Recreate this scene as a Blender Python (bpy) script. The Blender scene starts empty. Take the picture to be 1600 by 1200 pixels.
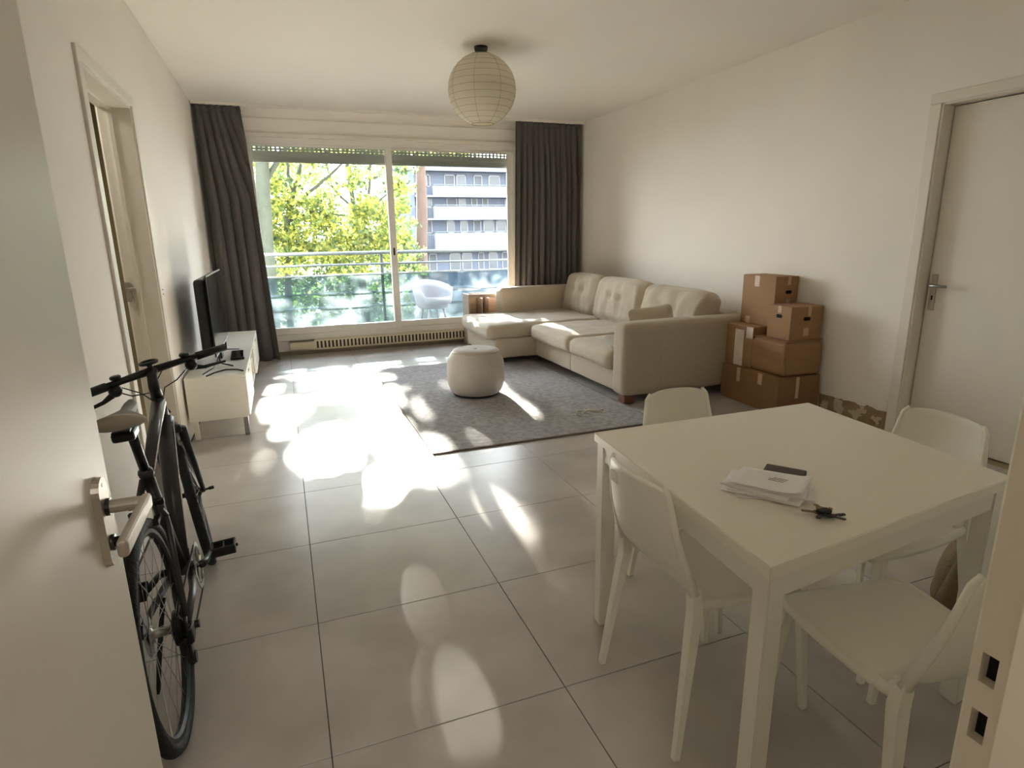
import bpy, bmesh, math, random
import numpy as np
from mathutils import Vector, Matrix, noise
C = bpy.context.scene
COL = C.collection
rnd = random.Random(7)
PI = math.pi
# ------------------------------------------------------------------ camera
CAMZ = 1.38
F, YAW, PIT, ROL = 936.09, .3590, .2447, -.0152
fw = Vector((math.sin(YAW)*math.cos(PIT), math.cos(YAW)*math.cos(PIT), -math.sin(PIT)))
rt = Vector((math.cos(YAW), -math.sin(YAW), 0)); up = rt.cross(fw)
r2 = rt*math.cos(ROL)+up*math.sin(ROL); u2 = -rt*math.sin(ROL)+up*math.cos(ROL)
cd = bpy.data.cameras.new('camera'); cam = bpy.data.objects.new('camera', cd); COL.objects.link(cam)
cam.matrix_world = Matrix(((r2.x, u2.x, -fw.x, 0), (r2.y, u2.y, -fw.y, 0), (r2.z, u2.z, -fw.z, CAMZ), (0, 0, 0, 1)))
cd.sensor_width = 36; cd.lens = F/1600*36; cd.clip_start = .02; cd.clip_end = 500
C.camera = cam
# ------------------------------------------------------------------ light and exposure
C.view_settings.view_transform = 'Standard'; C.view_settings.look = 'None'
C.view_settings.gamma = 1; C.view_settings.use_curve_mapping = False
C.view_settings.exposure = 2.6
SKY, SUN = 2.9, 32.0
w = bpy.data.worlds.new('sky'); C.world = w; w.use_nodes = True
nt = w.node_tree; nt.nodes.clear()
wo = nt.nodes.new('ShaderNodeOutputWorld'); bg = nt.nodes.new('ShaderNodeBackground'); bg.inputs[1].default_value = SKY
tc = nt.nodes.new('ShaderNodeTexCoord'); sp = nt.nodes.new('ShaderNodeSeparateXYZ'); cr = nt.nodes.new('ShaderNodeValToRGB')
nt.links.new(tc.outputs['Generated'], sp.inputs[0]); nt.links.new(sp.outputs[2], cr.inputs[0])
cr.color_ramp.elements[0].color = (.95, .94, .90, 1); cr.color_ramp.elements[1].color = (.62, .75, 1.0, 1)
nt.links.new(cr.outputs[0], bg.inputs[0]); nt.links.new(bg.outputs[0], wo.inputs[0])
SA, SE = .085, .345                      # the sun stands at (SA, 1, SE)
sl = bpy.data.lights.new('sun', 'SUN'); sl.energy = SUN; sl.angle = math.radians(.7); sl.color = (1, .93, .83)
so = bpy.data.objects.new('sun', sl); COL.objects.link(so)
so.rotation_euler = Vector((SA, 1, SE)).to_track_quat('Z', 'Y').to_euler(); so.location = (2, 20, 12)
pl = bpy.data.lights.new('window_portal', 'AREA'); pl.shape = 'RECTANGLE'; pl.size = 3.3; pl.size_y = 2.2; pl.cycles.is_portal = True
po = bpy.data.objects.new('window_portal', pl); COL.objects.link(po); po.location = (1.33, 7.95, 1.3); po.rotation_euler = (-PI/2, 0, 0)
hl = bpy.data.lights.new('hall_fill_light', 'AREA'); hl.shape = 'DISK'; hl.size = .5; hl.energy = 4.0; hl.color = (1, .92, .82)  # unseen fill light, added behind the camera to brighten the near room
ho = bpy.data.objects.new('hall_fill_light', hl); COL.objects.link(ho); ho.location = (.1, -1.0, 2.6)
try:
    C.cycles.max_bounces = 10; C.cycles.diffuse_bounces = 7; C.cycles.transparent_max_bounces = 12; C.cycles.glossy_bounces = 4
    C.cycles.sample_clamp_indirect = 6; C.cycles.caustics_reflective = False; C.cycles.caustics_refractive = False
except Exception: pass
# ------------------------------------------------------------------ helpers
def lin(c):
    return tuple((v/255/12.92 if v/255 <= .04045 else ((v/255+.055)/1.055)**2.4) for v in c)
def pm(name, c, rough=.6, var=0, scale=6, bump=0, bscale=60, metal=0, spec=.5, c2=None, detail=4, sheen=0, transl=0, aniso=None):
    m = bpy.data.materials.new(name); m.use_nodes = True; n = m.node_tree.nodes; l = m.node_tree.links
    b = n['Principled BSDF']; c = lin(c)
    b.inputs['Base Color'].default_value = (*c, 1); b.inputs['Roughness'].default_value = rough
    b.inputs['Metallic'].default_value = metal; b.inputs['Specular IOR Level'].default_value = spec
    if sheen: b.inputs['Sheen Weight'].default_value = sheen
    t = n.new('ShaderNodeTexCoord'); co = t.outputs['Object']
    if aniso:
        mp = n.new('ShaderNodeMapping'); mp.inputs['Scale'].default_value = aniso; l.new(co, mp.inputs[0]); co = mp.outputs[0]
    if var or c2:
        nz = n.new('ShaderNodeTexNoise'); nz.inputs['Scale'].default_value = scale; nz.inputs['Detail'].default_value = detail
        l.new(co, nz.inputs['Vector']); r = n.new('ShaderNodeValToRGB'); l.new(nz.outputs[0], r.inputs[0])
        r.color_ramp.elements[0].position = .3; r.color_ramp.elements[1].position = .7
        d = lin(c2) if c2 else tuple(min(1, v*(1+var)) for v in c)
        a = c if c2 else tuple(v*(1-var) for v in c)
        r.color_ramp.elements[0].color = (*a, 1); r.color_ramp.elements[1].color = (*d, 1)
        l.new(r.outputs[0], b.inputs['Base Color'])
    if bump:
        nz = n.new('ShaderNodeTexNoise'); nz.inputs['Scale'].default_value = bscale; nz.inputs['Detail'].default_value = 3
        l.new(co, nz.inputs['Vector']); bp = n.new('ShaderNodeBump'); bp.inputs['Strength'].default_value = bump; bp.inputs['Distance'].default_value = .01
        l.new(nz.outputs[0], bp.inputs['Height']); l.new(bp.outputs[0], b.inputs['Normal'])
    if transl:
        tr = n.new('ShaderNodeBsdfTranslucent'); mx = n.new('ShaderNodeMixShader'); mx.inputs[0].default_value = transl
        if b.inputs['Base Color'].is_linked: l.new(b.inputs['Base Color'].links[0].from_socket, tr.inputs[0])
        else: tr.inputs[0].default_value = (*c, 1)
        o = n['Material Output']; l.new(b.outputs[0], mx.inputs[1]); l.new(tr.outputs[0], mx.inputs[2]); l.new(mx.outputs[0], o.inputs[0])
    return m
M = {}
M['wall'] = pm('wall_paint', (240, 235, 228), .75, .02, 1.5, .12, 90)
M['hall'] = pm('hall_paint', (150, 138, 120), .8)
M['ceil'] = pm('ceiling_paint', (240, 235, 228), .7, .015, 1.2, .05, 60)
M['paint'] = pm('gloss_white_paint', (228, 222, 211), .38, .02, 3, .03, 40)
M['alu'] = pm('white_aluminium', (228, 224, 216), .4, .02, 5)
M['floor'] = pm('porcelain_tile', (188, 183, 177), .28, .0, 3.0, .02, 30, c2=(164, 158, 151), detail=6)
M['grout'] = pm('grout', (92, 86, 80), .9)
M['curtain'] = pm('curtain_cloth', (96, 90, 86), .85, .06, 30, .3, 500, sheen=.2, transl=.10)
M['sofa'] = pm('sofa_cloth', (188, 175, 155), .9, .05, 60, .35, 420, sheen=.25)
M['pouf'] = pm('pouf_cloth', (188, 182, 174), .9, .05, 70, .35, 420, sheen=.25)
M['wood'] = pm('brown_wood', (116, 78, 56), .5, .15, 6, .05, 40, aniso=(1, 1, 8))
M['crate'] = pm('pale_wood', (166, 146, 128), .6, .12, 5, .1, 60, aniso=(1, 6, 6))
M['white'] = pm('white_lacquer', (234, 231, 222), .3, .01, 4)
M['chair'] = pm('white_plastic', (240, 237, 226), .34, .01, 4)
M['tab'] = pm('table_top_white', (242, 236, 226), .30, .012, 3)
M['black'] = pm('black_plastic', (14, 14, 15), .35, .1, 10)
M['blackm'] = pm('matte_black', (20, 20, 21), .55, .1, 12)
M['screen'] = pm('tv_screen', (8, 8, 10), .08)
M['rubber'] = pm('tyre_rubber', (20, 20, 20), .7, .1, 40, .4, 120)
M['steel'] = pm('brushed_steel', (170, 168, 165), .3, metal=1)
M['dsteel'] = pm('dark_steel', (70, 66, 62), .35, metal=.9)
M['nickel'] = pm('satin_nickel', (176, 168, 156), .42, .02, 8, metal=.55)
M['framep'] = pm('bike_frame_paint', (44, 43, 44), .35, .05, 5)
M['saddle'] = pm('saddle_vinyl', (168, 160, 148), .5, .04, 20)
M['saddleg'] = pm('saddle_grey', (92, 88, 84), .5, .04, 20)
M['card'] = pm('cardboard', (160, 124, 90), .8, .06, 4, .1, 200, aniso=(1, 1, 5))
M['card2'] = pm('cardboard_dark', (138, 104, 72), .8, .06, 4, .1, 200)
M['tape'] = pm('packing_tape', (196, 170, 138), .35, .05, 10)
M['tapew'] = pm('white_label', (226, 216, 206), .5, .1, 18)
M['hole'] = pm('black_hole', (6, 6, 6), .9)
M['paper'] = pm('paper_white', (250, 248, 250), .7, .02, 15)
M['print'] = pm('grey_print', (150, 146, 150), .7)
M['phone'] = pm('brown_leather', (62, 44, 38), .5, .1, 20)
M['key'] = pm('tarnished_brass', (132, 112, 78), .4, .2, 50, metal=.8)
M['plaster'] = pm('bare_plaster', (176, 156, 122), .95, .0, 9, .6, 60, c2=(140, 118, 86))
M['plaster2'] = pm('plaster_chip', (206, 192, 168), .95, .08, 20, .4, 80)
M['skirt'] = pm('stone_skirting', (150, 138, 122), .5, .1, 8)
M['heater'] = pm('cream_enamel', (226, 214, 186), .45)
M['shutter'] = pm('shutter_slat', (184, 184, 172), .5, .04, 4)
M['rail'] = pm('painted_rail', (80, 86, 86), .45)
M['balc'] = pm('concrete', (88, 84, 76), .85, .1, 3, .2, 50)
M['bag'] = pm('bag_cloth', (128, 110, 84), .9, .1, 14, .4, 90)
M['string'] = pm('pale_string', (206, 198, 184), .8)
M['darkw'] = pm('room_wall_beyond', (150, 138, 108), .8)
M['build'] = pm('facade_render', (80, 87, 101), .8, .03, .4)
M['buildp'] = pm('parapet_render', (98, 102, 112), .8, .02, .3)
M['winf'] = pm('window_white', (126, 128, 134), .5)
M['pane_far'] = pm('far_glass', (46, 56, 66), .2, .25, .6)
M['panec'] = pm('far_curtain', (80, 84, 90), .8, .15, 1.5, aniso=(8, 1, 1))
M['barkg'] = pm('bark_green', (54, 58, 46), .9, .2, 6, .5, 20)
M['barkb'] = pm('bark_brown', (78, 62, 53), .9, .15, 6, .5, 20)
M['leafy'] = pm('leaf_yellow', (146, 146, 62), .6, .15, .8, transl=.55)
M['leafg'] = pm('leaf_green', (96, 114, 56), .6, .15, .8, transl=.55)
M['leafd'] = pm('leaf_dark', (60, 76, 46), .6, .2, .8, transl=.4)
M['ground'] = pm('ground_mix', (70, 66, 58), .95, 0, .12, c2=(32, 40, 26), detail=6)

def glass_mat(name, tint, haze, refl=.06):
    m = bpy.data.materials.new(name); m.use_nodes = True; n = m.node_tree.nodes; l = m.node_tree.links
    n.remove(n['Principled BSDF']); o = n['Material Output']
    t = n.new('ShaderNodeBsdfTransparent'); t.inputs[0].default_value = (*tint, 1)
    g = n.new('ShaderNodeBsdfGlossy'); g.inputs['Roughness'].default_value = 0.02
    lw = n.new('ShaderNodeFresnel'); lw.inputs[0].default_value = 1.35
    a = n.new('ShaderNodeMixShader'); l.new(lw.outputs[0], a.inputs[0]); l.new(t.outputs[0], a.inputs[1]); l.new(g.outputs[0], a.inputs[2])
    d = n.new('ShaderNodeBsdfTranslucent'); d.inputs[0].default_value = (.85, .88, .9, 1)
    b = n.new('ShaderNodeMixShader'); l.new(a.outputs[0], b.inputs[1]); l.new(d.outputs[0], b.inputs[2])
    tc = n.new('ShaderNodeTexCoord'); nz = n.new('ShaderNodeTexNoise'); nz.inputs['Scale'].default_value = 2.2; nz.inputs['Detail'].default_value = 3
    nz.inputs['Distortion'].default_value = 1.2
    l.new(tc.outputs['Object'], nz.inputs['Vector']); mr = n.new('ShaderNodeMapRange')
    mr.inputs[1].default_value = .35; mr.inputs[2].default_value = .75; mr.inputs[3].default_value = haze[0]; mr.inputs[4].default_value = haze[1]
    l.new(nz.outputs[0], mr.inputs[0]); l.new(mr.outputs[0], b.inputs[0]); l.new(b.outputs[0], o.inputs[0])
    return m
M['glass'] = glass_mat('window_glass', (.93, .95, .95), (.0, .001))
M['panel'] = glass_mat('balustrade_glass', (.40, .50, .54), (.012, .06))

def lantern_mat():
    m = pm('rice_paper', (250, 246, 236), .8, .01, 8, transl=.6); return m
M['ricep'] = lantern_mat()
M['rib'] = pm('lantern_rib', (176, 164, 138), .7)

def obj(name, bm, mat, parent=None, smooth=False, loc=None, label=None, cat=None, group=None, kind=None):
    me = bpy.data.meshes.new(name); bm.to_mesh(me); bm.free()
    for m in (mat if isinstance(mat, (list, tuple)) else [mat]): me.materials.append(m)
    if smooth:
        for p in me.polygons: p.use_smooth = True
    o = bpy.data.objects.new(name, me); COL.objects.link(o)
    if parent: o.parent = parent
    if loc: o.location = loc
    tagp(o, label, cat, group, kind)
    return o
def tagp(o, label=None, cat=None, group=None, kind=None):
    if label: o['label'] = label
    if cat: o['category'] = cat
    if group: o['group'] = group
    if kind: o['kind'] = kind
    return o
def thing(name, label, cat, loc=(0, 0, 0), rz=0, group=None, rot=None):
    o = bpy.data.objects.new(name, None); COL.objects.link(o); o.location = loc
    o.rotation_euler = rot if rot else (0, 0, rz); o.empty_display_size = .1
    return tagp(o, label, cat, group)
def bx(bm, x0, x1, y0, y1, z0, z1, bev=0, seg=2, mx=None):
    r = bmesh.ops.create_cube(bm, size=1)['verts']
    for v in r: v.co = Vector(((x0+x1)/2+v.co.x*(x1-x0), (y0+y1)/2+v.co.y*(y1-y0), (z0+z1)/2+v.co.z*(z1-z0)))
    if bev:
        es = list({e for v in r for e in v.link_edges})
        g = bmesh.ops.bevel(bm, geom=es, offset=bev, segments=seg, affect='EDGES', profile=.5)
        r = list({v for f in g['faces'] for v in f.verts} | {v for v in r if v.is_valid})
    if mx:
        for v in r: v.co = mx @ v.co
    return r
def box(name, mat, a, parent=None, bev=0, **k):
    bm = bmesh.new(); bx(bm, *a, bev=bev); return obj(name, bm, mat, parent, **k)
def frame_at(d):
    d = d.normalized(); a = Vector((0, 0, 1)) if abs(d.z) < .9 else Vector((1, 0, 0))
    x = d.cross(a).normalized(); return x, x.cross(d).normalized()
def tube(bm, pts, r, n=8, cap=True, sx=1, refup=None):
    pts = [Vector(p) for p in pts]; rs = r if isinstance(r, (list, tuple)) else [r]*len(pts)
    rings = []; px = None
    for i, p in enumerate(pts):
        d = (pts[min(i+1, len(pts)-1)]-pts[max(i-1, 0)]).normalized()
        if px is None: x, y = frame_at(d) if refup is None else (d.cross(Vector(refup)).normalized(), None)
        else: x = (px-d*px.dot(d)).normalized()
        y = d.cross(x); px = x
        rings.append([bm.verts.new(p+(x*math.cos(2*PI*(k+.5)/n)*sx+y*math.sin(2*PI*(k+.5)/n))*rs[i]) for k in range(n)])
    for a, b in zip(rings, rings[1:]):
        for k in range(n): bm.faces.new((a[k], a[(k+1) % n], b[(k+1) % n], b[k]))
    if cap:
        bm.faces.new(rings[0][::-1]); bm.faces.new(rings[-1])
    return rings
def torus(bm, c, R, r, ax=1, n=40, m=8, mxf=None):
    rings = []
    for i in range(n):
        t = 2*PI*i/n; ring = []
        for k in range(m):
            s = 2*PI*k/m; q = R+r*math.cos(s); w_ = r*math.sin(s)
            v = {0: (w_, q*math.cos(t), q*math.sin(t)), 1: (q*math.cos(t), w_, q*math.sin(t)), 2: (q*math.cos(t), q*math.sin(t), w_)}[ax]
            ring.append(bm.verts.new(Vector(c)+Vector(v)))
        rings.append(ring)
    for i in range(n):
        a, b = rings[i], rings[(i+1) % n]
        for k in range(m): bm.faces.new((a[k], a[(k+1) % m], b[(k+1) % m], b[k]))
def lathe(bm, prof, n=32, c=(0, 0, 0), ax=2):
    rings = []
    for (r, z) in prof:
        ring = []
        for k in range(n):
            a = 2*PI*k/n; v = (r*math.cos(a), r*math.sin(a), z)
            if ax == 0: v = (z, v[0], v[1])
            if ax == 1: v = (v[0], z, v[1])
            ring.append(bm.verts.new(Vector(c)+Vector(v)))
        rings.append(ring)
    for a, b in zip(rings, rings[1:]):
        for k in range(n): bm.faces.new((a[k], a[(k+1) % n], b[(k+1) % n], b[k]))
    bm.faces.new(rings[0][::-1]); bm.faces.new(rings[-1])
    bmesh.ops.recalc_face_normals(bm, faces=bm.faces)
def cushion(sx, sy, sz, r=.05, puff=.02, cuts=14, wr=.004, seed=0, shape=None):
    bm = bmesh.new(); bmesh.ops.create_cube(bm, size=2)
    bmesh.ops.subdivide_edges(bm, edges=bm.edges[:], cuts=cuts, use_grid_fill=True)
    h = Vector((sx/2, sy/2, sz/2)); off = Vector((seed*3.1, seed*1.7, seed))
    for v in bm.verts:
        t = Vector([math.sin(max(-1, min(1, c))*PI/2) for c in v.co])
        p = Vector((t.x*h.x, t.y*h.y, t.z*h.z)); rr = min(r, min(h)*.98)
        inn = Vector([max(-(h[i]-rr), min(h[i]-rr, p[i])) for i in range(3)])
        d = p-inn
        if d.length > 1e-6: d = d.normalized()*rr
        p = inn+d
        bx_, by_, bz_ = (1-t.y**2)*(1-t.z**2), (1-t.x**2)*(1-t.z**2), (1-t.x**2)*(1-t.y**2)
        p += Vector((t.x*bx_, t.y*by_, t.z*bz_))*puff
        if wr:
            q = Vector((p.x*7, p.y*7, p.z*7))+off
            p += Vector((noise.noise(q), noise.noise(q+Vector((9, 0, 0))), noise.noise(q+Vector((0, 9, 0)))))*wr
        if shape: p = shape(p)
        v.co = p
    return bm
def from_np(name, verts, faces, mats, parent=None, mi=None, smooth=False, **k):
    me = bpy.data.meshes.new(name); me.from_pydata(verts.tolist() if hasattr(verts, 'tolist') else verts, [], faces.tolist() if hasattr(faces, 'tolist') else faces)
    for m in mats: me.materials.append(m)
    if mi is not None: me.polygons.foreach_set('material_index', mi)
    o = bpy.data.objects.new(name, me); COL.objects.link(o)
    if parent: o.parent = parent
    if smooth:
        for p in me.polygons: p.use_smooth = True
    return tagp(o, **k)
def S(name, mat, a, label, cat, **k):
    return box(name, mat, a, label=label, cat=cat, kind='structure', **k)

# ------------------------------------------------------------------ room shell
XL, XR, YF, YW, ZC = -.7175, 3.86, .277, 7.63, 2.77
flo = S('floor', M['grout'], (XL-.2, XR+.2, YF-.02, YW+.25, -.12, -.004), 'floor of large matt grey-beige square tiles', 'floor')
x0, y0, tx, ty = -.003, .8138, .7055, .6249
for i in range(-2, 7):
    for j in range(-1, 12):
        a, b = x0+i*tx+.0015, x0+(i+1)*tx-.0015; c, d = y0+j*ty+.0015, y0+(j+1)*ty-.0015
        a, b, c, d = max(a, XL), min(b, XR), max(c, YF), min(d, YW)
        if b-a < .02 or d-c < .02: continue
        bm = bmesh.new(); bx(bm, a, b, c, d, -.02, 0, bev=.0008, seg=1)
        t = obj('tile', bm, M['floor'], flo)
S('ceiling', M['ceil'], (XL-.2, XR+.2, YF-.2, YW+.3, ZC, ZC+.15), 'plain off-white painted ceiling', 'ceiling')
# left wall with doorway
DL0, DL1, DLZ = 3.27, 4.22, 2.12
bm = bmesh.new()
bx(bm, XL-.17, XL, YF-.2, DL0, 0, ZC); bx(bm, XL-.17, XL, DL1, YW+.3, 0, ZC); bx(bm, XL-.17, XL, DL0, DL1, DLZ, ZC)
obj('wall_left', bm, M['wall'], label='long off-white wall on the left with an open doorway', cat='wall', kind='structure')
bm = bmesh.new()
for (a, b, c, d) in ((DL0-.075, DL0, 0, DLZ), (DL1, DL1+.06, 0, DLZ), (DL0-.075, DL1+.06, DLZ, DLZ+.055)):
    bx(bm, XL-.002, XL+.014, a, b, c, d, bev=.004)
bx(bm, XL-.16, XL+.004, DL0-.001, DL0+.014, 0, DLZ, bev=.002); bx(bm, XL-.16, XL+.004, DL1-.014, DL1+.001, 0, DLZ, bev=.002)
bx(bm, XL-.16, XL+.004, DL0, DL1, DLZ-.014, DLZ+.001, bev=.002)
bx(bm, XL-.11, XL-.09, DL1-.026, DL1-.010, 0, DLZ-.01); bx(bm, XL-.11, XL-.09, DL0+.01, DL1-.01, DLZ-.026, DLZ-.01)
d1 = obj('trim_1', bm, M['paint'], label='painted frame around the open doorway in the left wall', cat='door frame', kind='structure')
bm = bmesh.new(); bx(bm, XL-.165, XL-.135, DL1-.034, DL1-.014, 1.02, 1.14, bev=.004); bx(bm, XL-.15, XL-.11, DL1-.055, DL1-.03, 1.085, 1.105, bev=.004)
obj('latch', bm, M['nickel'], d1)
# adjoining room (only a dim strip of it shows)
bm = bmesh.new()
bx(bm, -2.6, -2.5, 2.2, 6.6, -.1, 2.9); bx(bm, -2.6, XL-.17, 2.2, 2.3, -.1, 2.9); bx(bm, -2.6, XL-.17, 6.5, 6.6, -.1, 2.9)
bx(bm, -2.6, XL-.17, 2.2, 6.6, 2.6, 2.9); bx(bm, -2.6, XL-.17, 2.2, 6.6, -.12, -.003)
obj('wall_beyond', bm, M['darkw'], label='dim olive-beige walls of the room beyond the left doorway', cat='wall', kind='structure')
al = bpy.data.lights.new('next_room_fill', 'AREA'); al.size = .6; al.energy = 4.5; al.color = (1, .95, .82)  # added fill, out of view, lifts the strip seen through the doorway
ao = bpy.data.objects.new('next_room_fill', al); COL.objects.link(ao); ao.location = (-1.7, 4.0, 2.55)
# right wall with closed door
DR0, DR1, DRZ = 1.92, 2.755, 2.115
bm = bmesh.new()
bx(bm, XR, XR+.2, YF-.2, DR0, 0, ZC); bx(bm, XR, XR+.2, DR1, YW+.3, 0, ZC); bx(bm, XR, XR+.2, DR0, DR1, DRZ, ZC)
wr_ = obj('wall_right', bm, M['wall'], label='long off-white wall on the right with chipped plaster at its foot', cat='wall', kind='structure')
bm = bmesh.new()
for (a, b, c, d) in ((DR0-.07, DR0, 0, DRZ), (DR1, DR1+.07, 0, DRZ), (DR0-.07, DR1+.07, DRZ, DRZ+.06)):
    bx(bm, XR-.014, XR+.002, a, b, c, d, bev=.004)
bx(bm, XR-.004, XR+.18, DR1-.012, DR1+.001, 0, DRZ); bx(bm, XR-.004, XR+.18, DR0-.001, DR0+.012, 0, DRZ); bx(bm, XR-.004, XR+.18, DR0, DR1, DRZ-.012, DRZ+.001)
obj('trim_2', bm, M['paint'], label='white frame around the closed door in the right wall', cat='door frame', kind='structure')
LX = XR+.085
bm = bmesh.new(); bx(bm, XR+.19, XR+.22, DR0-.1, DR1+.1, -.1, DRZ+.1); bx(bm, XR, XR+.2, DR0, DR1, -.1, -.003); obj('leak_backing', bm, M['darkw'], wr_)  # unseen slab added behind the door to keep daylight out of its gaps
d3 = S('door_2', M['paint'], (LX, LX+.04, DR0+.016, DR1-.018, .006, DRZ-.018), 'closed white flush door in the right wall', 'door', bev=.003)
bm = bmesh.new(); bx(bm, LX-.009, LX, DR1-.078, DR1-.04, .86, 1.09, bev=.004)
pt = obj('handle_plate', bm, M['nickel'], d3)
bm = bmesh.new(); tube(bm, [(LX-.008, DR1-.059, 1.02), (LX-.045, DR1-.059, 1.02), (LX-.055, DR1-.067, 1.02), (LX-.055, DR1-.17, 1.02)], .009, 10)
obj('lever', bm, M['steel'], d3, smooth=True)
bm = bmesh.new(); bx(bm, LX-.0105, LX-.008, DR1-.064, DR1-.054, .925, .955); obj('keyhole', bm, M['hole'], d3)
# chipped plaster where a skirting was torn off
bm = bmesh.new()
ys = np.linspace(2.83, 3.40, 30); top = [.135+.018*noise.noise(Vector((y*14, 0, 0)))+.012*noise.noise(Vector((y*40, 3, 0))) for y in ys]
for k in range(len(ys)-1):
    vs = [bm.verts.new((XR-.005, y, z)) for y, z in ((ys[k], 0), (ys[k+1], 0), (ys[k+1], top[k+1]), (ys[k], top[k]))]
    bm.faces.new(vs)
bmesh.ops.remove_doubles(bm, verts=bm.verts, dist=1e-5)
e = bmesh.ops.extrude_face_region(bm, geom=bm.faces[:]); [setattr(v, 'co', v.co+Vector((.004, 0, 0))) for v in e['geom'] if isinstance(v, bmesh.types.BMVert)]
bmesh.ops.recalc_face_normals(bm, faces=bm.faces)
obj('exposed_plaster', bm, M['plaster'], wr_, label='brown bare plaster strip with a ragged top edge')
def chip(cy, cz, ry, rz_, seed):
    bm = bmesh.new(); n = 18; a = []; b = []
    for k in range(n):
        t = 2*PI*k/n; q = 1+1.1*noise.noise(Vector((math.cos(t)*1.9+seed, math.sin(t)*1.9, seed*2.3)))
        a.append(bm.verts.new((XR-.008, cy+ry*q*math.cos(t), cz+rz_*q*math.sin(t)))); b.append(bm.verts.new((XR-.004, a[-1].co.y, a[-1].co.z)))
    bm.faces.new(a)
    for k in range(n): bm.faces.new((a[k], b[k], b[(k+1) % n], a[(k+1) % n]))
    bmesh.ops.recalc_face_normals(bm, faces=bm.faces)
    obj('plaster_chip', bm, M['plaster2'], wr_)
chip(3.22, .075, .035, .05, 1); chip(3.08, .055, .05, .035, 2); chip(3.345, .06, .03, .04, 3); chip(3.02, .1, .03, .022, 5); chip(2.90, .06, .03, .03, 8)
# front wall (with the doorway the picture is taken from)
bm = bmesh.new()
bx(bm, XL-.2, -.33, .07, YF, 0, ZC); bx(bm, .60, XR+.2, .07, YF, 0, ZC); bx(bm, -.33, .60, .07, YF, 2.13, ZC)
obj('wall_front', bm, M['wall'], label='off-white wall holding the doorway the room is seen from', cat='wall', kind='structure')
# near door frame on the right with strike openings
JX = .53
bm = bmesh.new()
holes = ((.941, .971), (.9985, 1.027))
zs = [0, .941, .971, .9985, 1.027, 2.11]
bx(bm, JX+.012, .62, .05, .277, 0, 2.13)
for a, b in ((0, .941), (.971, .9985), (1.027, 2.11)): bx(bm, JX, JX+.0125, .20, .277, a, b)
for a, b in holes: bx(bm, JX, JX+.0125, .20, .2595, a, b); bx(bm, JX, JX+.0125, .2725, .277, a, b)
bx(bm, JX-.016, JX+.02, .05, .244, 0, 2.11)
bx(bm, -.33, .62, .05, .277, 2.10, 2.16)
bx(bm, JX+.006, .66, .275, .285, 0, 2.16, bev=.003)
tr3 = obj('trim_3', bm, M['paint'], label='near white door jamb with two square strike openings', cat='door frame', kind='structure')
bm = bmesh.new()
for a, b in holes: bx(bm, JX+.0112, JX+.0122, .2585, .2735, a-.001, b+.001)
obj('strike_opening', bm, M['hole'], tr3)
# near door leaf, open along the left
d0 = S('door_1', M['paint'], (-.31, -.27, .235, .985, .008, 2.09), 'white flush door standing open at the left in front of the camera', 'door', bev=.0025)
bm = bmesh.new(); ys_ = .9195
def stadium(bm, x0_, x1_, cy, z0_, z1_, hw, n=10):
    pts = [(cy+hw*math.cos(PI*k/n), z1_-hw+hw*math.sin(PI*k/n)) for k in range(n+1)]+[(cy+hw*math.cos(PI+PI*k/n), z0_+hw+hw*math.sin(PI+PI*k/n)) for k in range(n+1)]
    a = [bm.verts.new((x0_, y, z)) for y, z in pts]; b = [bm.verts.new((x1_, cy+(y-cy)*.93, (z0_+z1_)/2+(z-(z0_+z1_)/2)*.985)) for y, z in pts]
    bm.faces.new(a[::-1]); bm.faces.new(b); m = len(pts)
    for k in range(m): bm.faces.new((a[k], a[(k+1) % m], b[(k+1) % m], b[k]))
    bmesh.ops.recalc_face_normals(bm, faces=bm.faces)
stadium(bm, -.27, -.2605, ys_, .932, 1.065, .022)
obj('handle_plate', bm, M['nickel'], d0)
bm = bmesh.new(); tube(bm, [(-.262, .920, 1.020), (-.225, .920, 1.020), (-.211, .920, 1.020)], [.0095, .0095, .0085], 16)
nk = bmesh.new(); tube(nk, [(-.2605, .920, 1.020), (-.255, .920, 1.020)], .0125, 16); obj('lever_collar', nk, M['dsteel'], d0, smooth=False)
bx(bm, -.219, -.206, .776, .931, 1.007, 1.030, bev=.0055, seg=3)
obj('lever', bm, M['nickel'], d0, smooth=False)
bm = bmesh.new(); tube(bm, [(-.262, .914, .969), (-.2565, .914, .969)], .0115, 16); tube(bm, [(-.2565, .914, .969), (-.243, .914, .969)], .0075, 16)
obj('lock_cylinder', bm, M['dsteel'], d0, smooth=True)
bm = bmesh.new(); tube(bm, [(-.2615, .9195, 1.053), (-.2600, .9195, 1.053)], .0028, 10); obj('screw', bm, M['dsteel'], d0)
# hall behind the camera
bm = bmesh.new()
bx(bm, -1.3, -1.2, -2.6, .07, 0, 2.8); bx(bm, 1.5, 1.6, -2.6, .07, 0, 2.8); bx(bm, -1.3, 1.6, -2.7, -2.6, 0, 2.8); bx(bm, -1.3, 1.6, -2.7, .07, 2.7, 2.8); bx(bm, -1.3, 1.6, -2.7, .26, -.12, -.004)
obj('wall_hall', bm, M['hall'], label='dim hall behind the doorway', cat='wall', kind='structure')

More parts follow.
